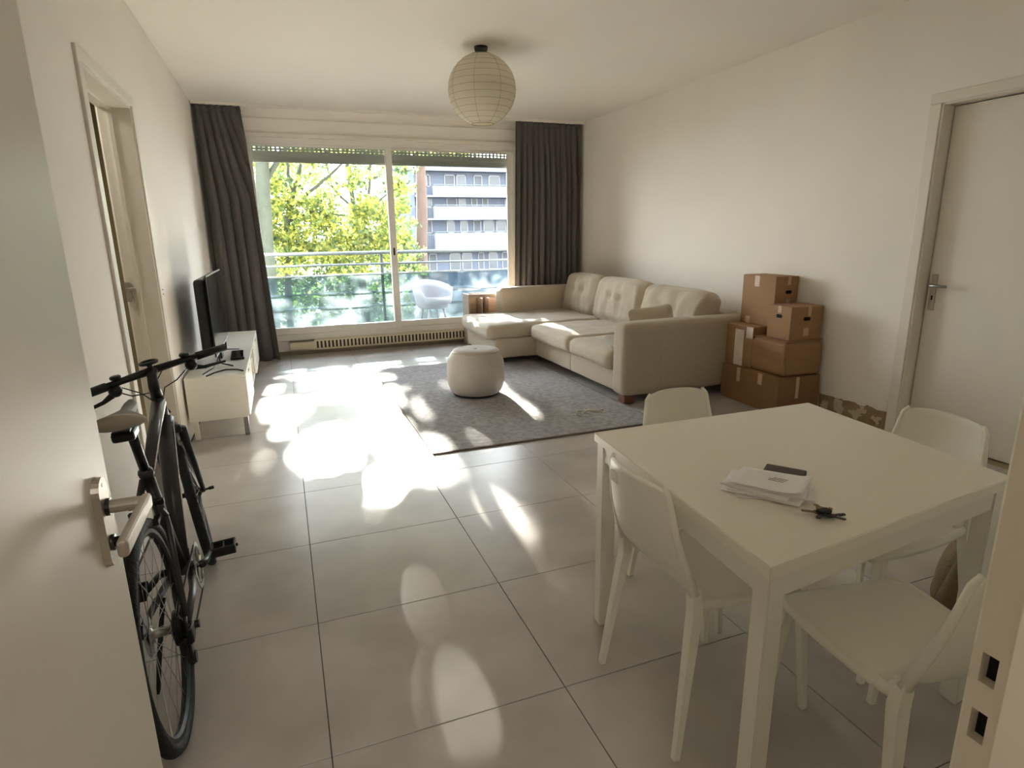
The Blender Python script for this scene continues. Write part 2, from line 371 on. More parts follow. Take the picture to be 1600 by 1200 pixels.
# window wall
WL, WR_, WZ0, WZ1 = -.30, 2.985, .17, 2.475
bm = bmesh.new()
bx(bm, XL-.17, WL, YW, YW+.25, 0, ZC); bx(bm, WR_, XR+.2, YW, YW+.25, 0, ZC); bx(bm, WL, WR_, YW, YW+.25, WZ1, ZC); bx(bm, WL, WR_, YW, YW+.25, -.1, WZ0)
obj('wall_back', bm, M['wall'], label='window wall with a deep header above the sliding window', cat='wall', kind='structure')
bm = bmesh.new(); bx(bm, WL, WR_, YW-.022, YW, 2.475, 2.515, bev=.004); bx(bm, WL, WR_, YW-.012, YW, 2.66, 2.675, bev=.003)
obj('trim_4', bm, M['paint'], label='white shutter box moulding above the window', cat='moulding', kind='structure')
S('baseboard_back', M['skirt'], (XL, XR, YW-.012, YW, 0, .045), 'brown stone skirting below the window', 'baseboard', bev=.002)
win = thing('window_1', 'wide white two-leaf sliding window with balcony view', 'window', (1.3, YW+.05, WZ0)); win['kind'] = 'structure'
def wpart(name, boxes, mat, parent, bev=.004, **k):
    bm = bmesh.new()
    for b_ in boxes: bx(bm, b_[0]-1.3, b_[1]-1.3, b_[2]-YW-.05, b_[3]-YW-.05, b_[4]-WZ0, b_[5]-WZ0, bev=bev)
    return obj(name, bm, mat, parent, **k)
wpart('window_frame', [(WL, WR_, YW+.02, YW+.13, WZ0, .245), (WL, WR_, YW+.02, YW+.13, 2.41, WZ1), (WL, WL+.05, YW+.02, YW+.13, .24, 2.415), (WR_-.05, WR_, YW+.02, YW+.13, .24, 2.415)], M['alu'], win)
s1 = wpart('sash', [(WL+.04, 1.375, YW+.035, YW+.07, .245, .325), (WL+.04, 1.375, YW+.035, YW+.07, 2.385, 2.41), (WL+.04, WL+.12, YW+.035, YW+.07, .32, 2.39), (1.295, 1.375, YW+.03, YW+.072, .245, 2.41)], M['alu'], win)
s2 = wpart('sash', [(1.30, WR_-.04, YW+.085, YW+.12, .245, .32), (1.30, WR_-.04, YW+.085, YW+.12, 2.385, 2.41), (WR_-.115, WR_-.04, YW+.085, YW+.12, .32, 2.39), (1.30, 1.38, YW+.085, YW+.12, .32, 2.39)], M['alu'], win)
wpart('pane', [(WL+.115, 1.30, YW+.05, YW+.056, .32, 2.39)], M['glass'], s1, bev=0)
wpart('pane', [(1.375, WR_-.11, YW+.10, YW+.106, .315, 2.39)], M['glass'], s2, bev=0)
wpart('latch', [(1.325, 1.345, YW+.018, YW+.032, 1.15, 1.24)], M['dsteel'], win)
# roller shutter, mostly rolled up
sh = thing('roller_shutter', 'grey roller shutter rolled almost fully up above the window panes', 'shutter', (1.34, YW+.19, 2.3))
zz = 2.455
for k, hgt in enumerate((.073, .030, .055, .050)):
    bm = bmesh.new(); z1 = zz-2.3; z0_ = z1-hgt
    bx(bm, -1.64, 1.64, -.003, .003, z0_+(.011 if k < 2 else .0005), z1, bev=.001)
    if k < 2:
        x = -1.63
        while x < 1.63: bx(bm, x, x+.026, -.002, .002, z0_-.001, z0_+.012); x += .05
    obj('slat', bm, M['shutter'], sh); zz -= hgt
bm = bmesh.new(); bx(bm, -1.64, 1.64, -.01, .01, zz-2.3-.022, zz-2.3+.008, bev=.003); obj('bottom_bar', bm, M['shutter'], sh)
# convector under the window
cv = thing('convector_heater', 'long low cream convector heater with slotted grille under the window', 'heater', (1.15, YW-.012, .05))
bm = bmesh.new(); X2 = 1.35
bx(bm, -1.15, X2, -.05, 0, .0, .018, bev=.002); bx(bm, -1.15, X2, -.05, 0, .105, .125, bev=.003); bx(bm, -1.15, X2, -.01, 0, .0, .12)
bx(bm, -1.15, -.86, -.05, 0, .0, .125, bev=.003); bx(bm, X2-.12, X2, -.05, 0, .0, .125, bev=.003)
obj('housing', bm, M['heater'], cv)
bm = bmesh.new(); x = -.86
while x < X2-.12: bx(bm, x, x+.022, -.049, -.038, .015, .108); x += .045
obj('grille', bm, M['heater'], cv, kind='stuff')
bm = bmesh.new(); bx(bm, -.86, X2-.12, -.028, -.012, .018, .105); obj('heating_element', bm, M['dsteel'], cv)
# ceiling curtain rail
cr_ = box('curtain_rail', M['alu'], (XL+.01, XR-.02, YW-.21, YW-.17, ZC-.028, ZC), label='white double curtain rail running along the ceiling before the window', cat='curtain rail', bev=.003)
# curtains
def curtain(name, label, xt, xb, yt, yb, folds, seed, amp=.035, wavy=.0):
    root = thing(name, label, 'curtain', ((xt[0]+xt[1])/2, yt, 0)); nx, nz = folds*14, 40
    V, Fc = [], []
    for j in range(nz+1):
        t = j/nz; z = .012+(ZC-.03-.012)*(1-t); g = t**.8
        a, b = xt[0]+(xb[0]-xt[0])*g, xt[1]+(xb[1]-xt[1])*g
        for i in range(nx+1):
            s = i/nx; ph = noise.noise(Vector((s*3+seed, t*1.2, seed)))*1.8*t
            f_ = folds*(1-.35*min(1, t*3)*(.5+.5*math.sin(seed)))
            am = amp*(.25+.75*min(1, t*4)); sp_ = 2*PI*f_*s+ph*2
            yo = am*math.sin(sp_)+am*.45*math.sin(sp_*.47+seed)+(yb-yt)*g
            xo = am*.35*math.cos(sp_+.6)*min(1, t*4)*min(1, s*6, (1-s)*6)
            V.append((a+(b-a)*s+xo-root.location.x, yo, z))
    V = np.array(V)
    for j in range(nz):
        for i in range(nx):
            k = j*(nx+1)+i; Fc.append((k, k+1, k+nx+2, k+nx+1))
    o = from_np('curtain_cloth', V, Fc, [M['curtain']], root, smooth=True)
    md = o.modifiers.new('thick', 'SOLIDIFY'); md.thickness = .004
    V2 = V[:3*(nx+1)].copy(); V2[:, 1] -= .006
    V2[:, 2] = np.repeat([ZC-.028, ZC-.055, ZC-.085], nx+1)
    F2 = [(j*(nx+1)+i, j*(nx+1)+i+1, (j+1)*(nx+1)+i+1, (j+1)*(nx+1)+i) for j in range(2) for i in range(nx)]
    o = from_np('header_tape', V2, F2, [M['curtain']], root, smooth=True)
    md = o.modifiers.new('thick', 'SOLIDIFY'); md.thickness = .004
    return root
curtain('curtain', 'dark grey curtain gathered at the left of the window, flaring out over the floor', (-.705, -.245), (-.70, -.115), YW-.17, YW-.29, 7, 1.3, amp=.045)
curtain('curtain', 'dark grey curtain hanging straight at the right of the window behind the sofa', (2.90, 3.80), (2.85, 3.80), YW-.17, YW-.17, 12, 4.1, amp=.03)

# ------------------------------------------------------------------ balcony
S('balcony_floor', M['balc'], (-2.2, 5.4, YW+.25, 9.12, -.14, -.01), 'concrete floor of the balcony outside the window', 'balcony')
br = thing('balcony_railing', 'grey metal balcony railing with hazy blue glass panels', 'railing', (1.5, 9.0, -.01))
for zz, r_ in ((1.165, .025), (1.005, .016)):
    bm = bmesh.new(); tube(bm, [(-3.6, 0, zz), (3.8, 0, zz)], r_, 10); obj('rail', bm, M['rail'], br, smooth=True)
bm = bmesh.new(); bx(bm, -3.6, 3.8, -.018, .018, .85, .87); bx(bm, -3.6, 3.8, -.018, .018, .12, .15); obj('panel_channel', bm, M['rail'], br)
for zz in (.40, .60):
    bm = bmesh.new(); tube(bm, [(-3.6, .06, zz), (3.8, .06, zz)], .010, 8); obj('rail', bm, M['winf'], br, smooth=True)
for k in range(3):
    x = -2.44+k*2.32
    bm = bmesh.new(); bx(bm, x-.02, x+.02, .022, .05, 0, 1.16, bev=.004); obj('post', bm, M['rail'], br)
    bm = bmesh.new(); bx(bm, x+.012, x+2.308, -.006, .006, .15, .85); obj('glass_panel', bm, M['panel'], br)
# white tub chair on the balcony
tb = thing('garden_chair', 'white plastic tub chair on the balcony behind the right pane', 'chair', (2.02, 8.62, -.01), .2)
bm = bmesh.new(); n = 24; rows = []
for j, (rr, zz) in enumerate(((.17, .36), (.22, .38), (.25, .45), (.28, .56), (.30, .66))):
    rows.append([bm.verts.new((rr*math.cos(2*PI*k/n), rr*math.sin(2*PI*k/n), zz+(.10*max(0, math.sin(2*PI*k/n)) if j > 2 else 0)-(.12 if j > 2 and math.sin(2*PI*k/n) < -.6 else 0))) for k in range(n)])
bm.faces.new(rows[0])
for a, b in zip(rows, rows[1:]):
    for k in range(n): bm.faces.new((a[k], a[(k+1) % n], b[(k+1) % n], b[k]))
o = obj('shell', bm, M['winf'], tb, smooth=True); o.modifiers.new('t', 'SOLIDIFY').thickness = .008
for a in (45, 135, 225, 315):
    bm = bmesh.new(); q = math.radians(a); tube(bm, [(.24*math.cos(q), .24*math.sin(q), 0), (.16*math.cos(q), .16*math.sin(q), .37)], [.014, .02], 8); obj('leg', bm, M['winf'], tb)

# ------------------------------------------------------------------ outdoors
S('ground', M['ground'], (-80, 120, 10, 160, -8.3, -8), 'pale paved yard and grass far below the balcony', 'ground')
bd = thing('apartment_building', 'pale white apartment block with long balconies seen through the right pane', 'building', (22, 72, -8))
def bpart(name, boxes, mat, parent=bd, **k):
    bm = bmesh.new()
    for b_ in boxes: bx(bm, b_[0]-22, b_[1]-22, b_[2]-72, b_[3]-72, b_[4]+8, b_[5]+8)
    return obj(name, bm, mat, parent, **k)
bpart('facade_wall', [(12.6, 36, 73.6, 84, -8, 8.9)], M['build'])
bpart('side_wall', [(12.6, 15.3, 72, 74, -8, 8.9)], M['build'])
bpart('roof_slab', [(12.4, 36.2, 71.8, 84, 8.7, 9.3)], M['buildp'])
for (a, b) in ((5.95, 7.0), (3.35, 4.7), (-.35, 1.65), (-6.2, -4.6)):
    bpart('parapet', [(17.4, 36, 71.6, 71.8, a, b)], M['buildp']); bpart('balcony_slab', [(15.3, 36, 71.6, 73.6, a-.2, a+.02)], M['buildp'])
FL = ((7.0, 8.45), (4.7, 5.85), (1.65, 3.2), (-2.9, -.75))
wins = [[(15.5, 17.0, 1), (17.1, 17.6, 0), (19.3, 20.6, 0), (20.8, 22.0, 1), (23.0, 24.1, 0), (24.9, 26.4, 1), (27.2, 28.6, 0), (29.4, 31, 1)],
        [(15.3, 16.6, 0), (16.9, 17.7, 1), (19.5, 20.8, 0), (21.0, 21.9, 1), (22.6, 23.4, 0), (24.0, 24.8, 0), (27, 28.2, 1), (29.4, 30.6, 0)],
        [(15.4, 16.4, 1), (16.7, 17.6, 0), (19.4, 20.4, 1), (21.1, 22.1, 1), (22.8, 23.8, 0), (24.1, 25.5, 1), (25.8, 27.1, 1), (27.4, 28.8, 0)],
        [(15.6, 16.6, 0), (17.0, 18, 0), (19.6, 21.0, 1), (21.2, 22.5, 1), (23.3, 24.1, 0), (24.7, 25.9, 1), (26.5, 27.6, 0), (28.1, 29.3, 1)]]
for (z0_, z1_), ws in zip(FL, wins):
    for (a, b, c) in ws:
        fr = bpart('window', [(a, b, 73.5, 73.62, z0_, z0_+.1), (a, b, 73.5, 73.62, z1_-.12, z1_), (a, a+.1, 73.5, 73.62, z0_, z1_), (b-.1, b, 73.5, 73.62, z0_, z1_)], M['winf'])
        bpart('pane', [(a+.1, b-.1, 73.55, 73.6, z0_+.1, z1_-.12)], M['pane_far'] if c else M['panec'], fr)
for (z0_, z1_) in ((-.35, 1.5), (3.35, 4.6)):
    bpart('railing', [(15.3+.22*k, 15.34+.22*k, 71.62, 71.66, z0_, z1_) for k in range(10)]+[(15.3, 17.4, 71.6, 71.68, z1_-.06, z1_)], M['rail'])
for z0_ in (7.0, 1.65, 4.7):
    bpart('handrail', [(17.5, 36, 71.62, 71.7, z0_+.12, z0_+.2)]+[(17.6+1.5*k, 17.68+1.5*k, 71.62, 71.7, z0_, z0_+.14) for k in range(12)], M['rail'])

# trees: trunk and boughs as tubes, leaves as real leaf blades
def leaves(name, cen, parent, size, mix, seed, kind='stuff'):
    rs = np.random.RandomState(seed); n = len(cen)
    u = rs.normal(size=(n, 3)); u /= np.linalg.norm(u, axis=1)[:, None]
    v = np.cross(u, rs.normal(size=(n, 3))); v /= np.linalg.norm(v, axis=1)[:, None]
    nn = np.cross(u, v); s = size*(.65+.7*rs.rand(n))[:, None]
    P = np.stack([cen-u*s*.6, cen+v*s*.34+nn*s*.08, cen+u*s*.6, cen-v*s*.34+nn*s*.08], 1).reshape(-1, 3)
    Fc = np.arange(4*n).reshape(-1, 4); Fc = np.concatenate([Fc[:, [0, 1, 2]], Fc[:, [0, 2, 3]]])
    mi = np.tile(rs.choice(3, n, p=mix), 2)
    return from_np(name, P-np.array(parent.location), Fc, [M['leafy'], M['leafg'], M['leafd']], parent, mi=mi, kind=kind)
def trunk(root, segs, mat):
    L = Vector(root.location)
    for i, (pts, rs) in enumerate(segs):
        bm = bmesh.new(); P = []; R_ = []
        for a, b, ra, rb in zip(pts, pts[1:], rs, rs[1:]):
            for k in range(4):
                t = k/4; P.append(Vector(a).lerp(Vector(b), t)+Vector((noise.noise(Vector((a[0], k+i, 1)))*.06, 0, 0))*(1 if k else 0)-L); R_.append(ra+(rb-ra)*t)
        P.append(Vector(pts[-1])-L); R_.append(rs[-1]); tube(bm, P, R_, 8); obj('trunk' if i == 0 else 'branch', bm, mat, root, smooth=True)
def blob(rs, n, c, r):
    q = rs.normal(size=(n, 3)); q /= np.linalg.norm(q, axis=1)[:, None]; q *= (rs.rand(n)**.45)[:, None]
    return q*np.array(r)+np.array(c)
rs = np.random.RandomState(3)
t1 = thing('tree', 'tree with a thick grey-green trunk at the left edge of the window', 'tree', (-.3, 16, -8), group='trees outside the window')
trunk(t1, [([(-.35, 16, -8), (-.33, 16, 0), (-.22, 16, 2.5), (-.1, 16, 4), (0, 16, 7)], [.24, .19, .17, .15, .08]), ([(-.2, 16, 2.6), (.6, 16.4, 3.8), (1.3, 17, 5)], [.07, .05, .02]), ([(-.3, 16, 1.0), (-1.2, 16.3, 2.4), (-2, 16.6, 4)], [.07, .05, .02])], M['barkg'])
t2 = thing('tree', 'tree with forking boughs and bright yellow-green leaves in the left pane', 'tree', (.2, 19, -8), group='trees outside the window')
trunk(t2, [([(.1, 19, -8), (.1, 19, -.5), (.25, 19, 1.6), (.55, 19, 2.7)], [.16, .11, .09, .06]), ([(.25, 19, 1.7), (.75, 19, 3.2), (1.2, 19, 4.8)], [.07, .05, .03]), ([(.32, 19, 2.2), (1.2, 18.8, 2.8), (1.9, 18.6, 3.4), (2.4, 18, 4.6)], [.06, .045, .03, .02]), ([(.28, 19, 1.8), (1.0, 19, 2.1), (1.9, 19.2, 2.0)], [.04, .03, .02]), ([(.55, 19, 2.6), (.4, 19, 3.6), (.6, 19, 5)], [.05, .04, .02])], M['barkg'])
t3 = thing('tree', 'tree with two slender upright stems in the middle of the left pane', 'tree', (2.4, 23, -8), group='trees outside the window')
T3 = lambda *q: [(1.15*x, 23, 1.38+(zz-1.38)*1.15) for x, zz in q]
trunk(t3, [(T3((2.45, -8), (2.4, 0), (2.35, 1.6), (2.25, 3.0), (2.1, 5.5)), [.18, .13, .11, .08, .03]), (T3((2.38, 1.2), (2.75, 2.2), (2.9, 3.4), (3.0, 5.4)), [.08, .06, .05, .03]), (T3((2.3, 2.2), (1.7, 2.9), (1.5, 4.2)), [.05, .04, .02]), (T3((2.75, 2.2), (3.4, 2.7), (3.8, 3.6)), [.04, .03, .02]), (T3((2.4, .8), (1.5, 1.4), (1.0, 1.5)), [.05, .04, .02])], M['barkg'])
t4 = thing('tree', 'tall bare reddish-brown trunk standing before the white apartment block', 'tree', (5.9, 27, -8), group='trees outside the window')
trunk(t4, [([(5.9, 27, -8), (5.92, 27, .5), (6.04, 27, 2.5), (6.08, 27, 4.9), (6.2, 27, 7.7)], [.33, .26, .25, .19, .1])], M['barkb'])
# visible crown of the yellow-green tree: clustered leaves with sky gaps
def cluster_field(n, cen_fn, nleaf, rr):
    out = []
    for _ in range(n):
        c = cen_fn(); out.append(blob(rs, nleaf, c, rr))
    return np.concatenate(out)
SUNE = [(-0.51, -1.794, 0.177, 0.156, 0), (-0.658, -1.896, 0.065, 0.23, 0), (-0.08, -1.941, 0.287, 0.147, 0), (0.332, -1.96, 0.141, 0.124, 0.1), (-0.182, -1.402, 0.227, 0.158, 0), (-0.504, -1.572, 0.083, 0.07, 0.1), (0.288, -1.706, 0.177, 0.134, 0.05), (0.09, -1.487, 0.091, 0.06, 0.1), (0.262, -1.426, 0.168, 0.117, 0), (0.399, -1.237, 0.22, 0.127, 0), (0.162, -1.137, 0.093, 0.058, 0.05), (0.566, -1.14, 0.082, 0.042, 0.15), (-0.334, -2.156, 0.138, 0.075, 0), (-0.076, -2.191, 0.129, 0.09, 0), (0.229, -2.211, 0.132, 0.093, 0), (0.486, -2.28, 0.137, 0.074, 0), (-0.533, -2.238, 0.104, 0.08, 0), (0.894, -2.281, 0.098, 0.102, 0.1), (1.091, -2.346, 0.114, 0.095, 0.1), (0.466, -1.754, 0.183, 0.134, 0.3), (0.539, -1.537, 0.135, 0.079, 0.35), (0.59, -1.325, 0.067, 0.075, 0.35), (0.862, -1.881, 0.094, 0.08, 0.3), (0.661, -1.051, 0.062, 0.069, 0.3), (0.69, -0.962, 0.091, 0.068, 0.15), (0.733, -0.885, 0.116, 0.051, 0.15), (1.394, -1.49, 0.045, 0.086, 0.15), (1.388, -1.596, 0.031, 0.055, 0.15), (0.834, -1.276, 0.05, 0.044, 0.35), (-0.567, -1.378, 0.032, 0.054, 0.1), (0.218, -0.579, 0.082, 0.039, 0.26), (0.25, -0.529, 0.091, 0.04, 0.26), (0.284, -0.488, 0.043, 0.025, 0.28), (1.652, -1.894, 0.27, 0.184, 0.1), (1.969, -1.884, 0.343, 0.207, 0.05), (2.348, -1.886, 0.233, 0.166, 0.1), (2.632, -1.907, 0.265, 0.127, 0.15), (2.279, -1.558, 0.204, 0.108, 0.1), (2.319, -1.435, 0.23, 0.097, 0.1), (2.546, -1.497, 0.151, 0.103, 0.15), (1.338, -1.699, 0.077, 0.302, 0.1), (-0.309, -1.176, 0.035, 0.048, 0.26)]
def gap_filter(P, grow=1.12):
    # leaves are left out along sun rays, shaping the lit patches indoors
    u = P[:, 0]-SA*P[:, 1]; v = P[:, 2]-SE*P[:, 1]; keep = np.ones(len(P), bool)
    R = rs.rand(len(P))
    for a, b, ra, rb, p in SUNE: keep &= (((u-a)/(ra*grow+.015))**2+((v-b)/(rb*grow+.015))**2 > 1) | (R < p)
    return P[keep]
cl = cluster_field(300, lambda: (rs.uniform(-1.2, 3.7), rs.uniform(18, 20.6), rs.choice([rs.uniform(.6, 2.4), rs.uniform(.2, 4.2)])), 42, (.34, .34, .22))
leaves('foliage', gap_filter(cl), t2, .13, (.52, .38, .10), 1)
cl = cluster_field(330, lambda: (rs.uniform(-1.5, 4.9), rs.uniform(22, 25.5), rs.choice([rs.uniform(-2.2, 1.6), rs.uniform(-2, 4.4)])), 48, (.45, .45, .3))
leaves('foliage', gap_filter(cl), t3, .15, (.08, .42, .50), 2)
cl = cluster_field(26, lambda: (rs.uniform(4.6, 6.0), rs.uniform(26.7, 27.3), rs.uniform(-.2, 4.6)), 36, (.3, .2, .26))
leaves('foliage', gap_filter(cl), t4, .12, (.5, .4, .1), 4)
cl = cluster_field(30, lambda: (rs.uniform(-2.2, .2), rs.uniform(15.2, 17), rs.uniform(.3, 4.2)), 40, (.3, .3, .25))
leaves('foliage', gap_filter(cl), t1, .12, (.4, .45, .15), 5)
# the upper crowns, above what the window shows, dapple the floor
n = 15000; uu = rs.uniform(-1.1, 3.4, n); vv = rs.uniform(-2.5, -.15, n); Y = rs.uniform(14.5, 17.2, n)
cl = np.stack([uu+SA*Y, Y, vv+SE*Y], 1)
cl = gap_filter(cl, .92)
# keep them out of the window's view: only the crown above the shutter line
cl = cl[cl[:, 2] > 1.38+.118*cl[:, 1]]
dens = np.array([noise.noise(Vector((p[0]*1.6, p[1]*.1, p[2]*2.2))) for p in cl]); far = (cl[:, 2]-SE*cl[:, 1]) < -1.5
cl = cl[~(far & (dens < -.34))]
leaves('upper_crown', cl, t1, .15, (.3, .45, .25), 9)
hd = thing('hedge_row', 'bushy green hedge behind the balcony railing', 'hedge', (2, 30, -8))
cl = cluster_field(150, lambda: (rs.uniform(-4, 5), rs.uniform(28, 34), rs.uniform(-6.5, -.6)), 60, (.8, .6, .6))
leaves('foliage', cl, hd, .2, (.15, .45, .40), 6)
bm = bmesh.new()
for k in range(8): tube(bm, [(-6+k*1.3, 1, 0), (-6+k*1.3+rnd.uniform(-.3, .3), 1, 5.5)], [.08, .03], 6)
obj('stem', bm, M['barkg'], hd)

# ------------------------------------------------------------------ rug
def rug_mat():
    m = pm('rug_pile', (160, 155, 151), .95, 0, 26, .8, 160, c2=(112, 109, 108), detail=10, sheen=.3); return m
M['rug'] = rug_mat(); M['rugedge'] = pm('rug_binding', (112, 98, 88), .9)
rg = thing('area_rug', 'grey mottled short-pile rug with a brown bound edge on the tiles', 'rug', (.80, 3.60, 0))
bm = bmesh.new(); bx(bm, .012, 1.72, .012, 2.72, 0.0005, .0125, bev=.003); obj('pile', bm, M['rug'], rg)
bm = bmesh.new()
for a in ((0, 1.73, 0, .014), (0, 1.73, 2.718, 2.732), (0, .014, 0, 2.732), (1.716, 1.73, 0, 2.732)): bx(bm, *a, 0.0003, .0115, bev=.003)
obj('binding', bm, M['rugedge'], rg)
st = thing('string_scrap', 'tangled scrap of pale string lying on the grey rug', 'string', (2.17, 4.02, .0135))
bm = bmesh.new(); pts = [(.16*math.sin(k*.9)*(1-k/20)+k*.006-.06, .07*math.cos(k*1.7), .003+.002*(k % 3)) for k in range(14)]
tube(bm, pts, .0028, 5); tube(bm, [(-.1, -.01, .004), (-.02, .02, .012), (.05, -.02, .008), (.12, .03, .004)], .005, 5); obj('strand', bm, M['string'], st, smooth=True)

# ------------------------------------------------------------------ corner sofa
sf = thing('corner_sofa', 'beige fabric corner sofa with a chaise against the right wall', 'sofa', (3.1, 5.6, 0))
def spart(name, a, r=.03, puff=.0, mat=None, wr=.002, cuts=12, seed=0, parent=sf, rot=None, shape=None, **k):
    x0_, x1_, y0_, y1_, z0_, z1_ = a
    bm = cushion(x1_-x0_, y1_-y0_, z1_-z0_, r, puff, cuts, wr, seed, shape)
    c = Vector(((x0_+x1_)/2, (y0_+y1_)/2, (z0_+z1_)/2))-Vector(parent.location)
    if rot: bm.transform(rot)
    bm.transform(Matrix.Translation(c)); return obj(name, bm, mat or M['sofa'], parent, smooth=True, **k)
spart('base', (2.545, 3.78, 4.28, 5.15, .075, .275), .02, seed=1)
spart('base', (2.545, 3.78, 5.14, 6.02, .075, .275), .02, seed=2)
spart('chaise_base', (2.07, 3.78, 6.0, 7.06, .075, .29), .025, seed=3)
spart('armrest', (2.50, 3.79, 4.09, 4.29, .075, .675), .045, .004, seed=4)
spart('armrest', (2.51, 3.79, 7.05, 7.26, .075, .735), .045, .004, seed=5)
spart('back_frame', (3.60, 3.80, 4.27, 7.07, .075, .69), .05, .0, seed=6)
def wrinkle(amp, cx=0, cy=0, vertical=False):
    def f(p):
        d = math.hypot(p.x-cx, (p.z if vertical else p.y)-cy); a = math.atan2((p.z if vertical else p.y)-cy, p.x-cx if not vertical else p.y-cx)
        return p
    return f
def seat_shape(seed):
    def f(p):
        if p.z > 0:
            p = p.copy(); q = Vector((p.x*2+seed, p.y*9, seed))
            p.z += .006*noise.noise(q)-.010*math.exp(-((p.x/.12)**2+(p.y/.12)**2))
        return p
    return f
spart('seat_cushion', (2.47, 3.50, 4.29, 5.055, .265, .425), .055, .012, wr=.009, cuts=26, seed=7, shape=seat_shape(1))
spart('seat_cushion', (2.47, 3.50, 5.065, 6.01, .265, .43), .055, .012, wr=.009, cuts=26, seed=8, shape=seat_shape(2))
spart('seat_cushion', (1.99, 3.50, 6.02, 7.06, .275, .44), .06, .012, wr=.009, cuts=28, seed=9, shape=seat_shape(3))
def back_shape(seed, tufts):
    def f(p):
        p = p.copy()
        if p.x < 0:
            for (ty_, tz_) in tufts: p.x += .042*math.exp(-(((p.y-ty_)/.035)**2+((p.z-tz_)/.035)**2))
            # creases running down from the tufts
            for (ty_, tz_) in tufts:
                p.x += .020*math.exp(-((p.y-ty_-.15*(p.z-tz_))/.018)**2)*(1 if p.z < tz_+.16 else .3)
            p.x += .020*noise.noise(Vector((seed, p.y*13, p.z*4)))
        return p
    return f
RB = Matrix.Rotation(math.radians(14), 4, 'Y')
for k, (a, b, zt) in enumerate(((6.22, 7.04, .89), (5.27, 6.21, .885), (4.30, 5.26, .86))):
    spart('back_cushion', (3.36, 3.60, a, b, .40, zt), .085, .02, wr=.011, cuts=30, seed=10+k, rot=RB, shape=back_shape(k*5+1, ((-.1, .03), (.12, .04))))
for (a, b) in ((2.53, 4.12), (3.66, 4.12), (2.53, 7.12), (3.66, 7.12), (2.12, 6.08), (2.72, 6.0)):
    box('foot', M['wood'], (a-3.1, a-3.1+.10, b-5.6, b-5.6+.10, 0.0135 if a < 2.6 and b < 7 else 0.0005, .078), sf, bev=.004, label='brown wooden foot')
bm = bmesh.new(); pts = [(2.86-3.1, 4.083-5.6+.004*math.sin(k), .655-k*.035) for k in range(15)]
pts = [(p[0]+.012*noise.noise(Vector((k*.5, 0, 2))), p[1], p[2]) for k, p in enumerate(pts)]
tube(bm, pts, .0028, 6); obj('loose_cord', bm, M['string'], sf, smooth=True, label='thin pale cord hanging down the near armrest')
p1 = thing('throw_pillow', 'beige square pillow leaning inside the near armrest of the sofa', 'pillow', (3.02, 4.48, .605))
bm = cushion(.44, .13, .28, .06, .0, 20, .006, 21, shape=lambda p: Vector((p.x*(1+.10*abs(p.z)/.16), p.y*(1.25-1.0*max(abs(p.x)/.22, abs(p.z)/.16)**2), p.z*(1+.10*abs(p.x)/.22))))
bm.transform(Matrix.Rotation(math.radians(-22), 4, 'X') @ Matrix.Rotation(math.radians(-4), 4, 'Y')); obj('cover', bm, M['sofa'], p1, smooth=True)
p2 = thing('throw_pillow', 'small beige pillow lying flat on the near seat beside the armrest', 'pillow', (2.66, 4.41, .475))
bm = cushion(.26, .20, .09, .04, 0, 16, .005, 25, shape=lambda p: Vector((p.x, p.y, p.z*(1.25-.9*max(abs(p.x)/.13, abs(p.y)/.1)**2))))
bm.transform(Matrix.Rotation(math.radians(20), 4, 'X')); obj('cover', bm, M['pouf'], p2, smooth=True)

# ------------------------------------------------------------------ pouf
pf_ = thing('pouf', 'round light beige fabric pouf standing on the grey rug', 'pouf', (1.515, 4.94, .013))
bm = bmesh.new(); pr = [(.01, .0)]
for t in np.linspace(-1, 1, 17): pr.append((.205+.048*(1-abs(t)**3.0), .2+.185*t))
pr += [(.19, .400), (.15, .409), (.08, .411), (.03, .405), (.008, .398)]
pr[1] = (.19, .006); lathe(bm, pr, 48); obj('body', bm, M['pouf'], pf_, smooth=True)
bm = bmesh.new(); torus(bm, (0, 0, .385), .207, .0035, ax=2, n=48, m=6); obj('seam', bm, M['pouf'], pf_, smooth=True)
bm = bmesh.new(); torus(bm, (0, 0, .013), .197, .009, ax=2, n=48, m=6); obj('base_ring', bm, M['blackm'], pf_, smooth=True)
bm = bmesh.new(); lathe(bm, [(.016, .398), (.014, .405), (.006, .409)], 16); obj('button', bm, M['pouf'], pf_, smooth=True)

# ------------------------------------------------------------------ wooden crate behind the chaise
ct = thing('wooden_crate', 'pale wooden crate standing behind the chaise by the window', 'crate', (2.40, 7.40, 0))
for a, nm in (((-.24, -.222, -.13, .13, .01, .655), 'side_board'), ((.222, .24, -.13, .13, .01, .655), 'side_board'), ((-.225, .225, .112, .13, .01, .645), 'back_board'), ((-.225, .225, -.13, .13, 0, .018), 'bottom_board'), ((-.225, .225, -.13, -.112, .01, .30), 'front_board'), ((-.225, .225, -.13, -.112, .61, .655), 'rail'), ((-.225, .225, -.13, .112, .30, .318), 'shelf')):
    box(nm, M['crate'], a, ct, bev=.002)
for x in (-.06, .03):
    box('divider', M['crate'], (x, x+.014, -.11, .11, .318, .60), ct, bev=.001)

